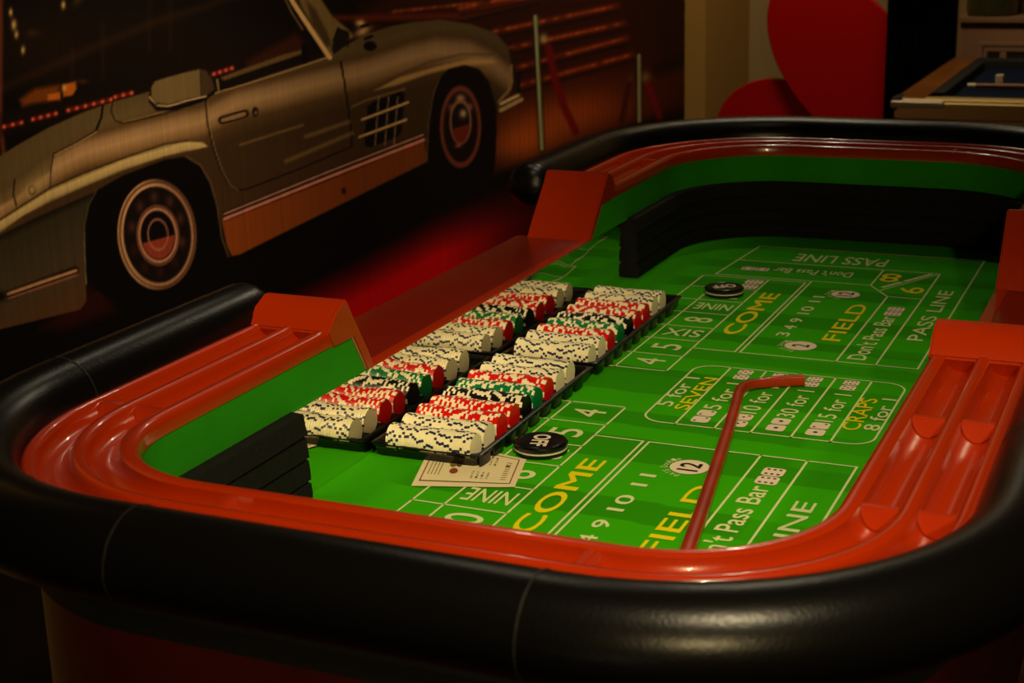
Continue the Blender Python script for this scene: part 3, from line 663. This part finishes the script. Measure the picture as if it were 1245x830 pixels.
f0 = onz(950+.1686*428, 310+.1686*628); f1 = onz(950+.1686*622, 310+.1686*365); f2 = onz(950+.1686*503, 310+.1686*350)
be = onz(780+.2249*410, 540+.2249*236); lenf = be[0]-onz(771, 671)[0]
text('FIELD', (be[0]-lenf, f1[1]), (lenf, 0), (0, f2[1]-f1[1]), 'yellow', bold=.008)
tpx("Don't Pass Bar", *q(1020, 290, .1686, (225, 830), (425, 570), (375, 560)), 'line', .004)
d0 = onz(*q(940, 420, .1686, (650, 110))[0]); d1 = onz(*q(1020, 290, .1686, (422, 572))[0]); vv = (d0[1]+d1[1])/2; capd = .040
GC.clear()
# replace the far don't pass text with one measured end to end
for o_ in [o_ for o_ in MATO.children if o_.name.startswith('lettering')][-1:]: bpy.data.objects.remove(o_)
text("Don't Pass Bar", (d0[0], vv), (d1[0]-d0[0], 0), (0, capd), 'line', bold=.012)
n1 = onz(*q(780, 540, .2249, (690, 236))[0]); text("Don't Pass Bar", (n1[0]-(d1[0]-d0[0]), vv), (d1[0]-d0[0], 0), (0, capd), 'line', bold=.012)
p0 = onz(*q(1020, 290, .1686, (602, 744))[0]); p1 = onz(*q(1020, 290, .1686, (828, 385))[0]); p2 = onz(*q(1020, 290, .1686, (722, 380))[0]); pvv = (p0[1]+p1[1])/2
text('PASS LINE', (p0[0], pvv), (p1[0]-p0[0], 0), (0, p2[1]-p1[1]), 'line', bold=.008)
n2 = onz(*q(780, 540, .2249, (940, 322))[0]); text('PASS LINE', (n2[0]-(p1[0]-p0[0]), pvv), (p1[0]-p0[0], 0), (0, p2[1]-p1[1]), 'line', bold=.008)
tpu('PASS LINE', (1082.4, 316.1), (971, 309.6), (965.6, 318.2), 'line', .008)
tpu("Don't Pass Bar", (1038.9, 331.9), (943, 326.3), (939, 331.9), 'line', .004)
for o_, (fu) in (('PASS LINE', 4.135),): text(o_, (mir(4.11)+.0, .66), (0, .30), (-.05, 0), 'line')
# field numbers
us_far = []
for tx, bs, be_, te in (('3', (632, 705), (660, 678), (575, 668)), ('4', (672, 655), (706, 628), (628, 622)), ('9', (730, 605), (757, 578), (675, 570)), ('10', (770, 545), (832, 492), (750, 486)), ('11', (848, 458), (902, 418), (822, 412))):
    a, b, c = [onz(*q(840, 290, .1686, p)[0]) for p in (bs, be_, te)]
    vb = .828; text(tx, (a[0], vb), (b[0]-a[0], 0), (0, .030), 'line', bold=.012)
    us_far.append((tx, a[0], b[0]-a[0]))
e11 = onz(*q(620, 480, .241, (692, 402))[0]); sh = e11[0]-(us_far[-1][1]+us_far[-1][2])
for tx, a, l_ in us_far: text(tx, (a+sh, .828), (l_, 0), (0, .030), 'line', bold=.012)
# circles 2 and 12
def disc(cu, cv, r, m, z, name='printed_disc'):
    n = 40; me = bpy.data.meshes.new(name); me.from_pydata([P(cu+r*math.cos(2*math.pi*k/n), cv+r*math.sin(2*math.pi*k/n), z) for k in range(n)], [], [tuple(range(n))]); return sub(link(name, me, M[m]))
c12 = onz(950+.1686*463, 310+.1686*287); c2 = onz(950+.1686*138, 310+.1686*658)
rr = .036
cn = onz(838.5, 568.5); vc12 = (c12[1]+cn[1])/2
for (cu, cv, tx) in ((c12[0], c12[1], '12'), (c2[0], c2[1], '2'), (cn[0], cn[1], '12'), (cn[0]-(c12[0]-c2[0]), c2[1], '2')):
    disc(cu, cv, rr, 'white', ZP+.0004)
    wd = .040 if tx == '12' else .020
    text(tx, (cu-wd/2, cv-.019), (wd, 0), (0, .038), 'ink', z=ZP+.0008, bold=.02)
    arcs = 'PAYS Double'
    for k, ch in enumerate(arcs):
        if ch == ' ': continue
        a = math.radians(168-k*12.5+0); ru, rv = math.cos(a), math.sin(a)   # around the upper-left of the disc
        ou, ov = cu+ru*(rr+.004), cv+rv*(rr+.004); tu, tv = rv, -ru
        text(ch, (ou-tu*.0035, ov-tv*.0035), (tu*.0075, tv*.0075), (ru*.013, rv*.013), 'line', bold=.0)
# corner 6 and 8
c8 = onz(1082.6, 338.4); c6 = onz(1107.9, 353.3)
for f_, dz in ((lambda u: u, 0), (mir, 0)):
    text('8', (f_(c8[0])+.045, c8[1]-.026), (0, .052), (-.09, 0), 'yellow', bold=.008)
    text('6', (f_(c6[0])-.032, c6[1]-.030), (.064, 0), (0, .060), 'yellow', bold=.008)
for (t0, t1) in ((.10, .38), (.46, .55), (.60, .88)):
    a = (3.852, .722); b = (4.0718, .604); lines('small_print_bar', [[(a[0]+(b[0]-a[0])*t0+.012, a[1]+(b[1]-a[1])*t0), (a[0]+(b[0]-a[0])*t1+.012, a[1]+(b[1]-a[1])*t1)]], wd=.011)
# number boxes
vm = (vB+vC)/2
def boxnum(tx, uc, rot):
    if rot: text(tx, (uc-.022-(.016 if len(tx) > 1 else 0), vm-.034), (.044+(.032 if len(tx) > 1 else 0), 0), (0, .068), 'line', bold=.008)
    else: text(tx, (uc+.030, vm-.046), (0, .092), (-.058, 0), 'line', bold=.01)
for rows_ in (uf, [2.7607, 2.6453, 2.5199, 2.4076, 2.2869, 2.1731, 2.05, 1.93]):
    for k, (tx, rt) in enumerate((('4', 1), ('5', 1), ('SIX', 0), ('8', 1), ('NINE', 0), ('10', 1))):
        boxnum(tx, (rows_[k]+rows_[k+1])/2, rt)
# dice printed on the layout
PIP = {1: [(0, 0)], 2: [(-1, 1), (1, -1)], 3: [(-1, 1), (0, 0), (1, -1)], 4: [(-1, -1), (-1, 1), (1, -1), (1, 1)], 5: [(-1, -1), (-1, 1), (1, -1), (1, 1), (0, 0)], 6: [(-1, -1), (-1, 1), (1, -1), (1, 1), (-1, 0), (1, 0)]}
def die(cu, cv, sz, n, flip=False):
    V = []; r = sz*.22; h = sz/2
    for (a, b, a0) in ((h-r, h-r, 0), (-h+r, h-r, 90), (-h+r, -h+r, 180), (h-r, -h+r, 270)):
        for i in range(5): t = math.radians(a0+90*i/4); V.append(P(cu+a+r*math.cos(t), cv+b+r*math.sin(t), ZP+.0004))
    me = bpy.data.meshes.new('printed_die'); me.from_pydata(V, [], [tuple(range(20))]); o = sub(link('printed_die', me, M['white']))
    V = []; Fc = []; pr = sz*(.13 if n == 1 else .085)
    for a, b in PIP[n]:
        if n == 6 and flip: a, b = b, a
        k = len(V); V += [P(cu+a*sz*.27+pr*math.cos(2*math.pi*i/8), cv+b*sz*.27+pr*math.sin(2*math.pi*i/8), ZP+.0008) for i in range(8)]; Fc.append(tuple(range(k, k+8)))
    me = bpy.data.meshes.new('pips'); me.from_pydata(V, [], Fc); sub(link('pips', me, M['ink']))
cells = [(.8837, .8049, '5 for 1', (2, 2), (5, 5)), (.8049, .7328, '10 for 1', (3, 3), (4, 4)), (.7328, .6547, '30 for 1', (1, 1), (6, 6)), (.6547, .5793, '15 for 1', (1, 2), (5, 6))]
for a, b, tx, nd, fd in cells:
    vc = (a+b)/2
    die(q0+.040, vc, .036, nd[0]); die(q0+.080, vc, .036, nd[1]); die(q1-.062, vc, .032, fd[0]); die(q1-.026, vc, .032, fd[1])
    text(tx, (q0+.106, vc-.018), (.178, 0), (0, .036), 'line', bold=.006)
vl = (pl+pv[0])/2; text('5 for 1', (q0+.095, vl+.004), (.20, 0), (0, .034), 'line', bold=.01); text('SEVEN', (q0+.085, vl-.034), (.22, 0), (0, .030), 'yellow', bold=.008)
vr = (pr_+pv[-1])/2; text('CRAPS', (q0+.075, vr+.002), (.20, 0), (0, .034), 'yellow', bold=.008); text('8 for 1', (q0+.085, vr-.034), (.20, 0), (0, .030), 'line', bold=.01)
# dice of the bar fields
dv = (vF+vG)/2
for (e0,) in ((d1[0],), (n1[0],)):
    die(e0+.030, dv, .040, 6); die(e0+.073, dv, .040, 6)
da = onz(904+29*.5, 327.5); die(da[0], da[1]-.019, .036, 6, True); die(da[0], da[1]+.020, .036, 6, True)
db = onz(914, 346); die(db[0]-.028, db[1], .046, 6); die(db[0]+.024, db[1], .046, 6)
text("Don't Come", (3.80, vB-.012), (0, .0001), (-.02, 0), 'line') if False else None

# ================================================================== POKER CHIPS AND TRAYS
CR = .0278
TH = .0058
def chip_mesh(name, mb, ms):
    n = 32; V = []; Fc = []; mi = []
    prof = [(CR*.62, 0), (CR*.93, 0), (CR, TH*.14), (CR, TH*.86), (CR*.93, TH), (CR*.62, TH)]
    for r, y in prof:
        for k in range(n): a = 2*math.pi*k/n; V.append((r*math.cos(a)*S, (y-TH/2)*S, r*math.sin(a)*S))
    V += [(0, -TH/2*S, 0), (0, TH/2*S, 0)]
    for j in range(5):
        for k in range(n):
            Fc.append((j*n+k, (j+1)*n+k, (j+1)*n+(k+1) % n, j*n+(k+1) % n)); sp = (k % 5 in (0, 1)) if ms != 'navy' else (k % 8 in (0, 3))
            mi.append(1 if (sp and j in (1, 2, 3)) or (j in (0, 4) and False) else 0)
    for k in range(n): Fc.append((len(V)-2, (k+1) % n, k)); mi.append(2); Fc.append((len(V)-1, 5*n+k, 5*n+(k+1) % n)); mi.append(2)
    me = bpy.data.meshes.new(name); me.from_pydata(V, [], Fc)
    for p, k in zip(me.polygons, mi): p.material_index = k
    for m_ in (M[mb], M[ms], M['spot'] if mb in ('cr',) else M['rd' if mb == 'rd' else mb]): me.materials.append(m_)
    return me
CM = {'cream': chip_mesh('cream_poker_chip', 'cr', 'navy'), 'red': chip_mesh('red_poker_chip', 'rd', 'spot'), 'black': chip_mesh('black_poker_chip', 'bk', 'spot'), 'green': chip_mesh('green_poker_chip', 'gn', 'spot')}
ROWS = ['cream', 'cream', 'red', 'red', 'black', 'green', 'red', 'cream', 'cream']
ROWTXT = ['first (nearest) row', 'second row', 'third row', 'fourth row', 'only black row', 'only green row', 'seventh row', 'eighth row', 'ninth (farthest) row']
NCH = 33
X00 = .0010
def make_tray(name, u0, v0, label, rz, lift, LEN, PIT):
    """u0 = near lip, v0 = right lip"""
    t = empty(name, P(u0, v0, lift), label, 'chip tray', 'black plastic chip trays on the layout', rz)
    Lx, Wv, PITCH = LEN, .229, PIT; m0 = 0
    def LP(x, y, z): return (x*S, y*S, z*S)
    # cradle surface
    xs = []; n = 10
    prof = []
    for r in range(9):
        xc = m0+X00+PITCH*(r+.5)
        for i in range(n+1):
            dx = -PITCH/2+PITCH*i/n
            if r and i == 0: continue
            zc = .0295-math.sqrt(max(0, (CR+.001)**2-min(abs(dx), CR)**2)); prof.append((xc+dx, max(.0015, min(zc, .020))))
    V = [LP(x, y, z) for y in (.012, Wv-.012) for x, z in prof]; k = len(prof)
    Fc = [(i, i+1, k+i+1, k+i) for i in range(k-1)]
    me = bpy.data.meshes.new('chip_cradle'); me.from_pydata(V, [], Fc); o = link('chip_cradle', me, M['tray'], t, True)
    # rim: outer skirt with scalloped sides, flat lip
    V = []; Fc = []
    def loop(ins, z):
        pts = []
        a, b, c, d = ins, Lx-ins, ins, Wv-ins; r = .012
        for (cx, cy, a0) in ((b-r, d-r, 0), (a+r, d-r, 90), (a+r, c+r, 180), (b-r, c+r, 270)):
            for i in range(6): tt = math.radians(a0+90*i/5); pts.append((cx+r*math.cos(tt), cy+r*math.sin(tt), z))
        return pts
    loops = [loop(.0125, .018), loop(.0105, .0255), loop(.002, .0255), loop(0, .024), loop(.001, .022), loop(.004, .021), loop(.0085, .001), loop(.022, .001)]
    nn = len(loops[0])
    for lp in loops: V += [LP(*p) for p in lp]
    for j in range(len(loops)-1):
        for i in range(nn): Fc.append((j*nn+i, j*nn+(i+1) % nn, (j+1)*nn+(i+1) % nn, (j+1)*nn+i))
    me = bpy.data.meshes.new('tray_rim'); me.from_pydata(V, [], Fc); o = link('tray_rim', me, M['tray'], t); sharp(o, 35)
    # ribs bulging under the rows, along both long sides
    for y0, s_ in ((.0045, -1), (Wv-.0045, 1)):
        V = []; Fc = []; n2 = 8
        for z in (.001, .021):
            for i in range(n2+1): a = math.pi*i/n2; V.append(LP(-.024*math.cos(a), s_*.0045*math.sin(a), z))
        for i in range(n2): Fc.append((i, i+1, n2+2+i, n2+1+i))
        me = bpy.data.meshes.new('side_rib'); me.from_pydata(V, [], Fc); me.materials.append(M['tray'])
        for r in range(9):
            o = bpy.data.objects.new('side_rib', me); COL.objects.link(o); o.parent = t; o.location = LP(m0+X00+PITCH*(r+.5), y0, 0)
    return t, m0+X00, PITCH, Wv
def fill(t, u0, v0, rz, lift, x0, pitch, Wv, where, stuff):
    ca, sa = math.cos(rz), math.sin(rz)
    sv, sf, sm_ = [], [], []; mats_ = []
    for r, colr in enumerate(ROWS[::-1] if stuff else ROWS):
        gap = Wv-.056; step = gap/NCH; dz = random.uniform(-.0008, .0012)
        for k in range(NCH):
            x = x0+pitch*(r+.5)+random.uniform(-.0007, .0007)+(.0012*math.sin(k*.35+r*2)); y = .022+step*(k+.5); z = .0295+dz+.0010*math.sin(k*.22+r)
            loc = P(u0+x*ca-y*sa, v0+x*sa+y*ca, lift+z); ang = random.uniform(0, 6.283)
            if colr == 'cream': ang = random.choice([0, .1, .2])+random.uniform(-.25, .25)+(k//7)*.9
            me = CM[colr]
            if not stuff:
                o = bpy.data.objects.new(colr+'_poker_chip', me); COL.objects.link(o); o.location = loc; o.rotation_euler = (0, ang, rz)
                sp = 'navy' if colr == 'cream' else 'cream'
                tag(o, '%s poker chip with %s edge spots in the %s of the near tray' % (colr, sp, ROWTXT[r]), 'poker chip', '%s chips in the %s of the near tray' % (colr, ROWTXT[r]))
            else:
                mw = Matrix.Translation(loc)@Matrix.Rotation(rz, 4, 'Z')@Matrix.Rotation(ang, 4, 'Y'); b = len(sv)
                for v in me.vertices: sv.append(tuple(mw@v.co))
                base = {'cream': 0, 'red': 2, 'black': 4, 'green': 6}[colr]
                for p in me.polygons: sf.append(tuple(b+i for i in p.vertices)); sm_.append(base+(1 if p.material_index == 1 else 0))
    if stuff:
        me = bpy.data.meshes.new('poker_chips'); me.from_pydata(sv, [], sf)
        for m_ in ('cr', 'navy', 'rd', 'spot', 'bk', 'spot', 'gn', 'spot'): me.materials.append(M[m_])
        me.polygons.foreach_set('material_index', sm_); o = link('poker_chips', me)
        tag(o, 'nine rows of cream, red, black and green poker chips filling the far tray', 'poker chips', kind='stuff')
tn = (2.342, 1.137, .003, .0012, .585, .0585); tf = (2.930, 1.1365, .006, .0050, .612, .0608)
t1, x0_, pt_, wv_ = make_tray('chip_tray', tn[0], tn[1], 'black plastic chip tray lying nearest the camera, over the printed card', tn[2], tn[3], tn[4], tn[5])
fill(t1, tn[0], tn[1], tn[2], tn[3], x0_, pt_, wv_, 'near', False)
t2, x0_, pt_, wv_ = make_tray('chip_tray', tf[0], tf[1], 'black plastic chip tray farther away, its near edge riding on the other tray', tf[2], tf[3], tf[4], tf[5])
fill(t2, tf[0], tf[1], tf[2], tf[3], x0_, pt_, wv_, 'far', True)

# ================================================================== OFF PUCKS
def puck(px, r, label, rot, lh=.0215):
    cu, cv = px
    t = empty('off_puck', P(cu, cv, .0008), label, 'puck')
    def K(o): return keep(o, t)
    K(ellipsoid_disc('puck_base', cu, cv, r, .0012, .0090, M['puck'], bev=.0012)); K(ellipsoid_disc('white_band', cu, cv, r*.995, .0088, .0112, M['puckwhite']))
    K(ellipsoid_disc('puck_top', cu, cv, r, .0110, lh, M['puck'], bev=.0025))
    V = []; n = 48; Fc = []
    for rr_, z in ((r*.80, lh+.0001), (r*.815, lh+.0008), (r*.83, lh+.0001)):
        for k in range(n): V.append(P(cu+rr_*math.cos(2*math.pi*k/n), cv+rr_*math.sin(2*math.pi*k/n), z))
    for j in (0, 1):
        for k in range(n): Fc.append((j*n+k, j*n+(k+1) % n, (j+1)*n+(k+1) % n, (j+1)*n+k))
    K(mesh('raised_ring', V, Fc, M['puck'], smooth=True))
    c, s = math.cos(rot), math.sin(rot); L = r*1.22; H = r*.60
    o = text('OFF', (cu-c*L/2+s*H/2, cv-s*L/2-c*H/2), (c*L, s*L), (-s*H, c*H), 'white', z=lh+.0006, bold=.03, parent=False, name='puck_lettering')
    K(o)
pk = onz(657.5, 538.5, .016)
puck(pk, .0510, 'black OFF puck near the camera, beside the near chip tray on the five box', math.radians(192))
pk2 = onz(880.5, 350.5, .016)
puck(pk2, .0500, 'black OFF puck at the far end, beside the upside-down NINE box', math.radians(122))

# ================================================================== PRINTED CARD under the tray
def card():
    cs = [onz(*p) for p in ((500, 592), (626, 594), (640, 560), (528, 535))]   # near-left, near-right, far-right, far-left
    A, B, Cc, D = [np.array(c) for c in cs]
    V = []; Fc = []; nx, ny = 24, 14
    def pt(s, t):
        p = A*(1-s)*(1-t)+B*s*(1-t)+Cc*s*t+D*(1-s)*t
        z = .0026+.012*max(0, s-.86)**1.3*(1.2-t)*1.0+.0035*math.exp(-((s-.55)/.09)**2)*t*0.6
        return p, z
    for i in range(nx+1):
        for j in range(ny+1):
            p, z = pt(i/nx, j/ny); V.append(P(p[0], p[1], z))
    for i in range(nx):
        for j in range(ny): a = i*(ny+1)+j; Fc.append((a, a+ny+1, a+ny+2, a+1))
    t = empty('printed_card', P(A[0], A[1], .001), 'cream printed instruction card peeking out from under the near tray', 'card')
    keep(mesh('card_sheet', V, Fc, M['paper'], smooth=True), t)
    def strip(s0, s1, t0, t1, m, name='card_print', n=8):
        V = []
        for k in range(n+1):
            s = s0+(s1-s0)*k/n
            for tt in (t0, t1): p, z = pt(s, tt); V.append(P(p[0], p[1], z+.0006))
        keep(mesh(name, V, [(2*k, 2*k+1, 2*k+3, 2*k+2) for k in range(n)], M[m]), t)
    strip(.05, .94, .10, .12, 'cardink', 'border_line', 20); strip(.05, .94, .92, .935, 'cardink', 'border_line', 20); strip(.05, .062, .10, .93, 'cardink3', 'border_line'); strip(.93, .942, .10, .93, 'cardink3', 'border_line')
    for k in range(4): strip(.10+k*.035, .107+k*.035, .25, .78-.04*k, 'cardink')
    rnd = random.Random(5)
    def word(s0, t0, t1, wd, n):      # a line of tiny capitals running across the card
        for k in range(n):
            a = t0+(t1-t0)*k/n; b = a+(t1-t0)/n*.72
            strip(s0, s0+wd, a, a+(b-a)*.3, 'cardink', 'tiny_letter', 1)
            if rnd.random() < .6: strip(s0 if rnd.random() < .5 else s0+wd*.7, s0+wd if rnd.random() < .2 else s0+wd*.9+0, a+(b-a)*.3, b, 'cardink', 'tiny_letter', 1)
    word(.83, .22, .82, .050, 9)
    for s0 in (.55, .60, .66, .71): word(s0, .62, .86, .024, 5)
    for s0 in (.53, .58, .63, .68): word(s0, .22, .42, .022, 4)
    word(.30, .70, .72, .12, 1); strip(.30, .42, .74, .80, 'cardink')
    def dot(s, tt, rs, rt, m, z=.0008):
        V = []
        for k in range(18):
            p, zz = pt(s+rs*math.cos(2*math.pi*k/18), tt+rt*math.sin(2*math.pi*k/18)); V.append(P(p[0], p[1], zz+z))
        keep(mesh('printed_chip_picture', V, [tuple(range(18))], M[m]), t)
    dot(.315, .52, .035, .075, 'cardink2'); dot(.375, .53, .030, .065, 'cardink', .0009); dot(.345, .36, .042, .065, 'cardink3')
card()

# ================================================================== DEALER'S STICK
def stick():
    pts = [(2.085, .6655), (2.30, .702), (2.60, .755), (2.80, .792), (2.880, .8085), (2.925, .812), (2.955, .800), (2.975, .775), (2.995, .740), (3.012, .705)]
    # densify with Catmull-Rom
    D = []
    for i in range(len(pts)-1):
        p0_, p1_, p2_, p3_ = pts[max(i-1, 0)], pts[i], pts[i+1], pts[min(i+2, len(pts)-1)]
        for k in range(6):
            t = k/6; D.append(tuple(.5*((2*p1_[c])+(-p0_[c]+p2_[c])*t+(2*p0_[c]-5*p1_[c]+4*p2_[c]-p3_[c])*t*t+(-p0_[c]+3*p1_[c]-3*p2_[c]+p3_[c])*t**3) for c in (0, 1)))
    D.append(pts[-1]); n = len(D)
    hw, hh = .0125, .0100; ns = 16
    V = []; Fc = []
    for i, (u, v) in enumerate(D):
        a = D[max(i-1, 0)]; b = D[min(i+1, n-1)]; dx, dy = b[0]-a[0], b[1]-a[1]; L = math.hypot(dx, dy); nx, ny = -dy/L, dx/L
        s = i/(n-1); f = min(1, max(0, (s-.72)/.12)); w_ = (hw-.0035*min(1, s/.7))*(1-f)+.0078*f; h_ = hh*(1-f)+.0115*f
        for j in range(ns):
            t = 2*math.pi*j/ns; e = .55; cx = math.copysign(abs(math.cos(t))**e, math.cos(t)); cz = math.copysign(abs(math.sin(t))**e, math.sin(t))
            V.append(P(u+nx*w_*cx, v+ny*w_*cx, .0022+h_+h_*cz))
    for i in range(n-1):
        for j in range(ns): Fc.append((i*ns+j, i*ns+(j+1) % ns, (i+1)*ns+(j+1) % ns, (i+1)*ns+j))
    Fc += [tuple(range(ns)), tuple((n-1)*ns+j for j in range(ns))]
    t = empty('dealer_stick', P(2.085, .6655, .002), 'lacquered red-brown craps stick with a bent hook lying across the layout', 'stick')
    keep(sharp(mesh('shaft', V, Fc, M['stick']), 50), t)
    V = []; u, v = pts[0]
    for x in (0, -.004):
        for j in range(ns): a = 2*math.pi*j/ns; V.append(P(u+x, v+.012*math.cos(a), .0022+hh+.0098*math.sin(a)))
    keep(mesh('end_cap', V, [(j, (j+1) % ns, ns+(j+1) % ns, ns+j) for j in range(ns)]+[tuple(range(ns)), tuple(range(ns, 2*ns))], M['stickend']), t)
stick()

# ================================================================== BACKGROUND
# red heart-like sign of two overlapping ovals
def oval(name, cu, cv, cz, rv, rz_, rot, th, parent):
    n = 64; V = []; Fc = []
    c, s = math.cos(rot), math.sin(rot)
    for (k_, off) in ((1, 0), (1, th-.006), (.985, th)):
        for k in range(n):
            a = 2*math.pi*k/n; x, y = rv*k_*math.cos(a), rz_*k_*math.sin(a); V.append(P(cu-off, cv+max(x*c-y*s+cv, 1.425)-cv, cz+x*s+y*c))
    for j in (0, 1):
        for k in range(n): Fc.append((j*n+k, j*n+(k+1) % n, (j+1)*n+(k+1) % n, (j+1)*n+k))
    Fc += [tuple(range(n)), tuple(2*n+k for k in range(n))]
    o = sharp(mesh(name, V, Fc, M['heart']), 30); return keep(o, parent)
hs = empty('heart_sign', P(8.10, 1.9, -.5), 'big glossy red heart-shaped sign of two overlapping ovals against the pale wall corner', 'wall decoration')
oval('large_lobe', 8.055, 1.70, .118, .315, .54, math.radians(-40)+math.pi, .05, hs)
oval('lower_lobe', 8.115, 2.10, -.240, .31, .262, 0, .04, hs)
# black curtain column
def curtain():
    V = []; Fc = []; n = 60; v0, v1 = 1.452, 1.250
    for i in range(n+1):
        v = v0+(v1-v0)*i/n; u = 7.76+.90*i/n+.012*math.sin(i*1.1)
        for z in (ZG+.01, 2.8): V.append(P(u, v, z))
    for i in range(n): Fc.append((2*i, 2*i+2, 2*i+3, 2*i+1))
    o = mesh('black_curtain', V, Fc, M['curtain'], smooth=True)
    sm = o.modifiers.new('thick', 'SOLIDIFY'); sm.thickness = .008
    tag(o, 'tall plain black curtain hanging between the red heart and the mantelpiece', 'curtain')
curtain()
# mantelpiece cabinet
mt = empty('mantelpiece', P(8.75, .8, ZG), 'pale painted mantelpiece with moulded panels behind the pool table', 'mantelpiece')
def mb(name, *a, m='mantel', bev=.004): return keep(box(name, *a, M[m], bev=bev), mt)
mb('body', 8.72, 8.98, .2, 1.235, ZG+.002, .270)
mb('top_shelf', 8.69, 8.99, .17, 1.245, .270, .300)
mb('moulding', 8.70, 8.72, .25, 1.13, .145, .165); mb('moulding', 8.70, 8.72, 1.11, 1.13, -.5, .145)
mb('panel_frame', 8.705, 8.72, .25, 1.105, .115, .14); mb('panel_frame', 8.705, 8.72, 1.085, 1.105, -.5, .115); mb('panel_frame', 8.705, 8.72, .985, 1.02, -.5, .115)
mb('dark_opening', 8.712, 8.722, 1.022, 1.083, -.3, .112, m='recess', bev=0); mb('dark_opening', 8.712, 8.722, .85, .983, -.3, .112, m='recess', bev=0)
# glass candle jar on the mantelpiece
def lathe(name, cu, cv, prof, m, parent, n=40):
    V = []; Fc = []
    for r, z in prof:
        for k in range(n): V.append(P(cu+r*math.cos(2*math.pi*k/n), cv+r*math.sin(2*math.pi*k/n), z))
    for j in range(len(prof)-1):
        for k in range(n): Fc.append((j*n+k, j*n+(k+1) % n, (j+1)*n+(k+1) % n, (j+1)*n+k))
    Fc += [tuple(range(n))]+([tuple((len(prof)-1)*n+k for k in range(n))] if prof[-1][0] > .001 else [])
    return keep(sharp(mesh(name, V, Fc, m), 40), parent)
jr = empty('candle_jar', P(8.82, 1.08, .30), 'wide olive glass candle jar standing on the mantelpiece', 'jar')
lathe('glass_jar', 8.835, 1.09, [(.09, .301), (.128, .306), (.134, .33), (.134, .56), (.126, .56), (.126, .33), (.1, .316)], M['glass'], jr)
lathe('candle', 8.835, 1.09, [(.118, .318), (.120, .325), (.120, .42), (.115, .425)], M['wax'], jr)
# pool table
pt = empty('pool_table', P(7.4, .5, ZG), 'pool table with dark blue cloth, wooden rails and brass-coloured side', 'pool table')
def pb(name, *a, m='poolwood', bev=.006): return keep(box(name, *a, M[m], bev=bev), pt)
PX0, PX1, PY0, PY1 = 6.60, 8.25, -1.9, 1.19
pb('side_apron', PX0-.01, PX1, PY0, PY1-.02, -.12, .045, m='poolside'); pb('side_strip', PX0-.03, PX0+.12, PY0, PY1-.005, .05, .118, m='poolside')
pb('long_rail', PX0+.02, PX1, PY1-.12, PY1, .06, .132); pb('end_rail', PX1-.12, PX1, PY0, PY1, .06, .131, m='poolcush'); pb('end_rail', PX0, PX0+.10, PY0, PY1-.03, .06, .128, m='poolside')
pb('cushion', PX0+.25, PX1-.15, PY1-.17, PY1-.12, .07, .128, m='poolcush'); pb('cushion', PX0+.10, PX0+.16, PY0, PY1-.17, .07, .126, m='poolcush')
pb('playing_cloth', PX0+.1, PX1-.1, PY0, PY1-.1, .04, .086, m='poolcloth', bev=0)
pb('corner_casting', PX0-.045, PX0+.05, PY1-.21, PY1+.01, .095, .125, m='chrome', bev=.01); pb('corner_casting', PX0-.03, PX0+.12, PY1-.03, PY1+.012, .075, .134, m='poolcush', bev=.01)
for (u, v) in ((PX0+.15, PY1-.2), (PX1-.15, PY1-.2), (PX0+.15, PY0+.2), (PX1-.15, PY0+.2)): pb('leg', u-.08, u+.08, v-.08, v+.08, ZG+.001, -.12, m='poolside')
lathe('drain_screw', 6.586, .93, [(.0, .02), (.010, .02), (.010, .03)], M['recess'], pt, 12)
def tube2(name, a, b, r0, r1, m, parent, n=14):
    A, B = Vector(P(*a)), Vector(P(*b)); d = (B-A).normalized(); x = d.orthogonal().normalized(); y = d.cross(x); V = []
    for p_, r in ((A, r0), (B, r1)):
        for k in range(n): t = 2*math.pi*k/n; V.append(tuple(p_+x*r*S*math.cos(t)+y*r*S*math.sin(t)))
    o = mesh(name, V, [(k, (k+1) % n, n+(k+1) % n, n+k) for k in range(n)]+[tuple(range(n)), tuple(range(n, 2*n))], m); return keep(sharp(o, 40), parent)
cs = empty('pool_cue', P(7.32, .9, .1), 'wooden pool cue with a white tip lying on the dark blue cloth', 'pool cue')
tube2('cue_tip', (7.28, .985, .107), (7.28, .950, .107), .010, .011, M['cuewhite'], cs); tube2('cue_shaft', (7.28, .950, .107), (7.28, .15, .107), .011, .018, M['poolwood'], cs)
ck = empty('cue_chalk', P(7.36, .86, .09), 'small pale chalk block standing on the blue cloth', 'chalk')
keep(box('chalk_block', 7.34, 7.375, .838, .872, .087, .150, M['cuewhite'], bev=.003), ck)
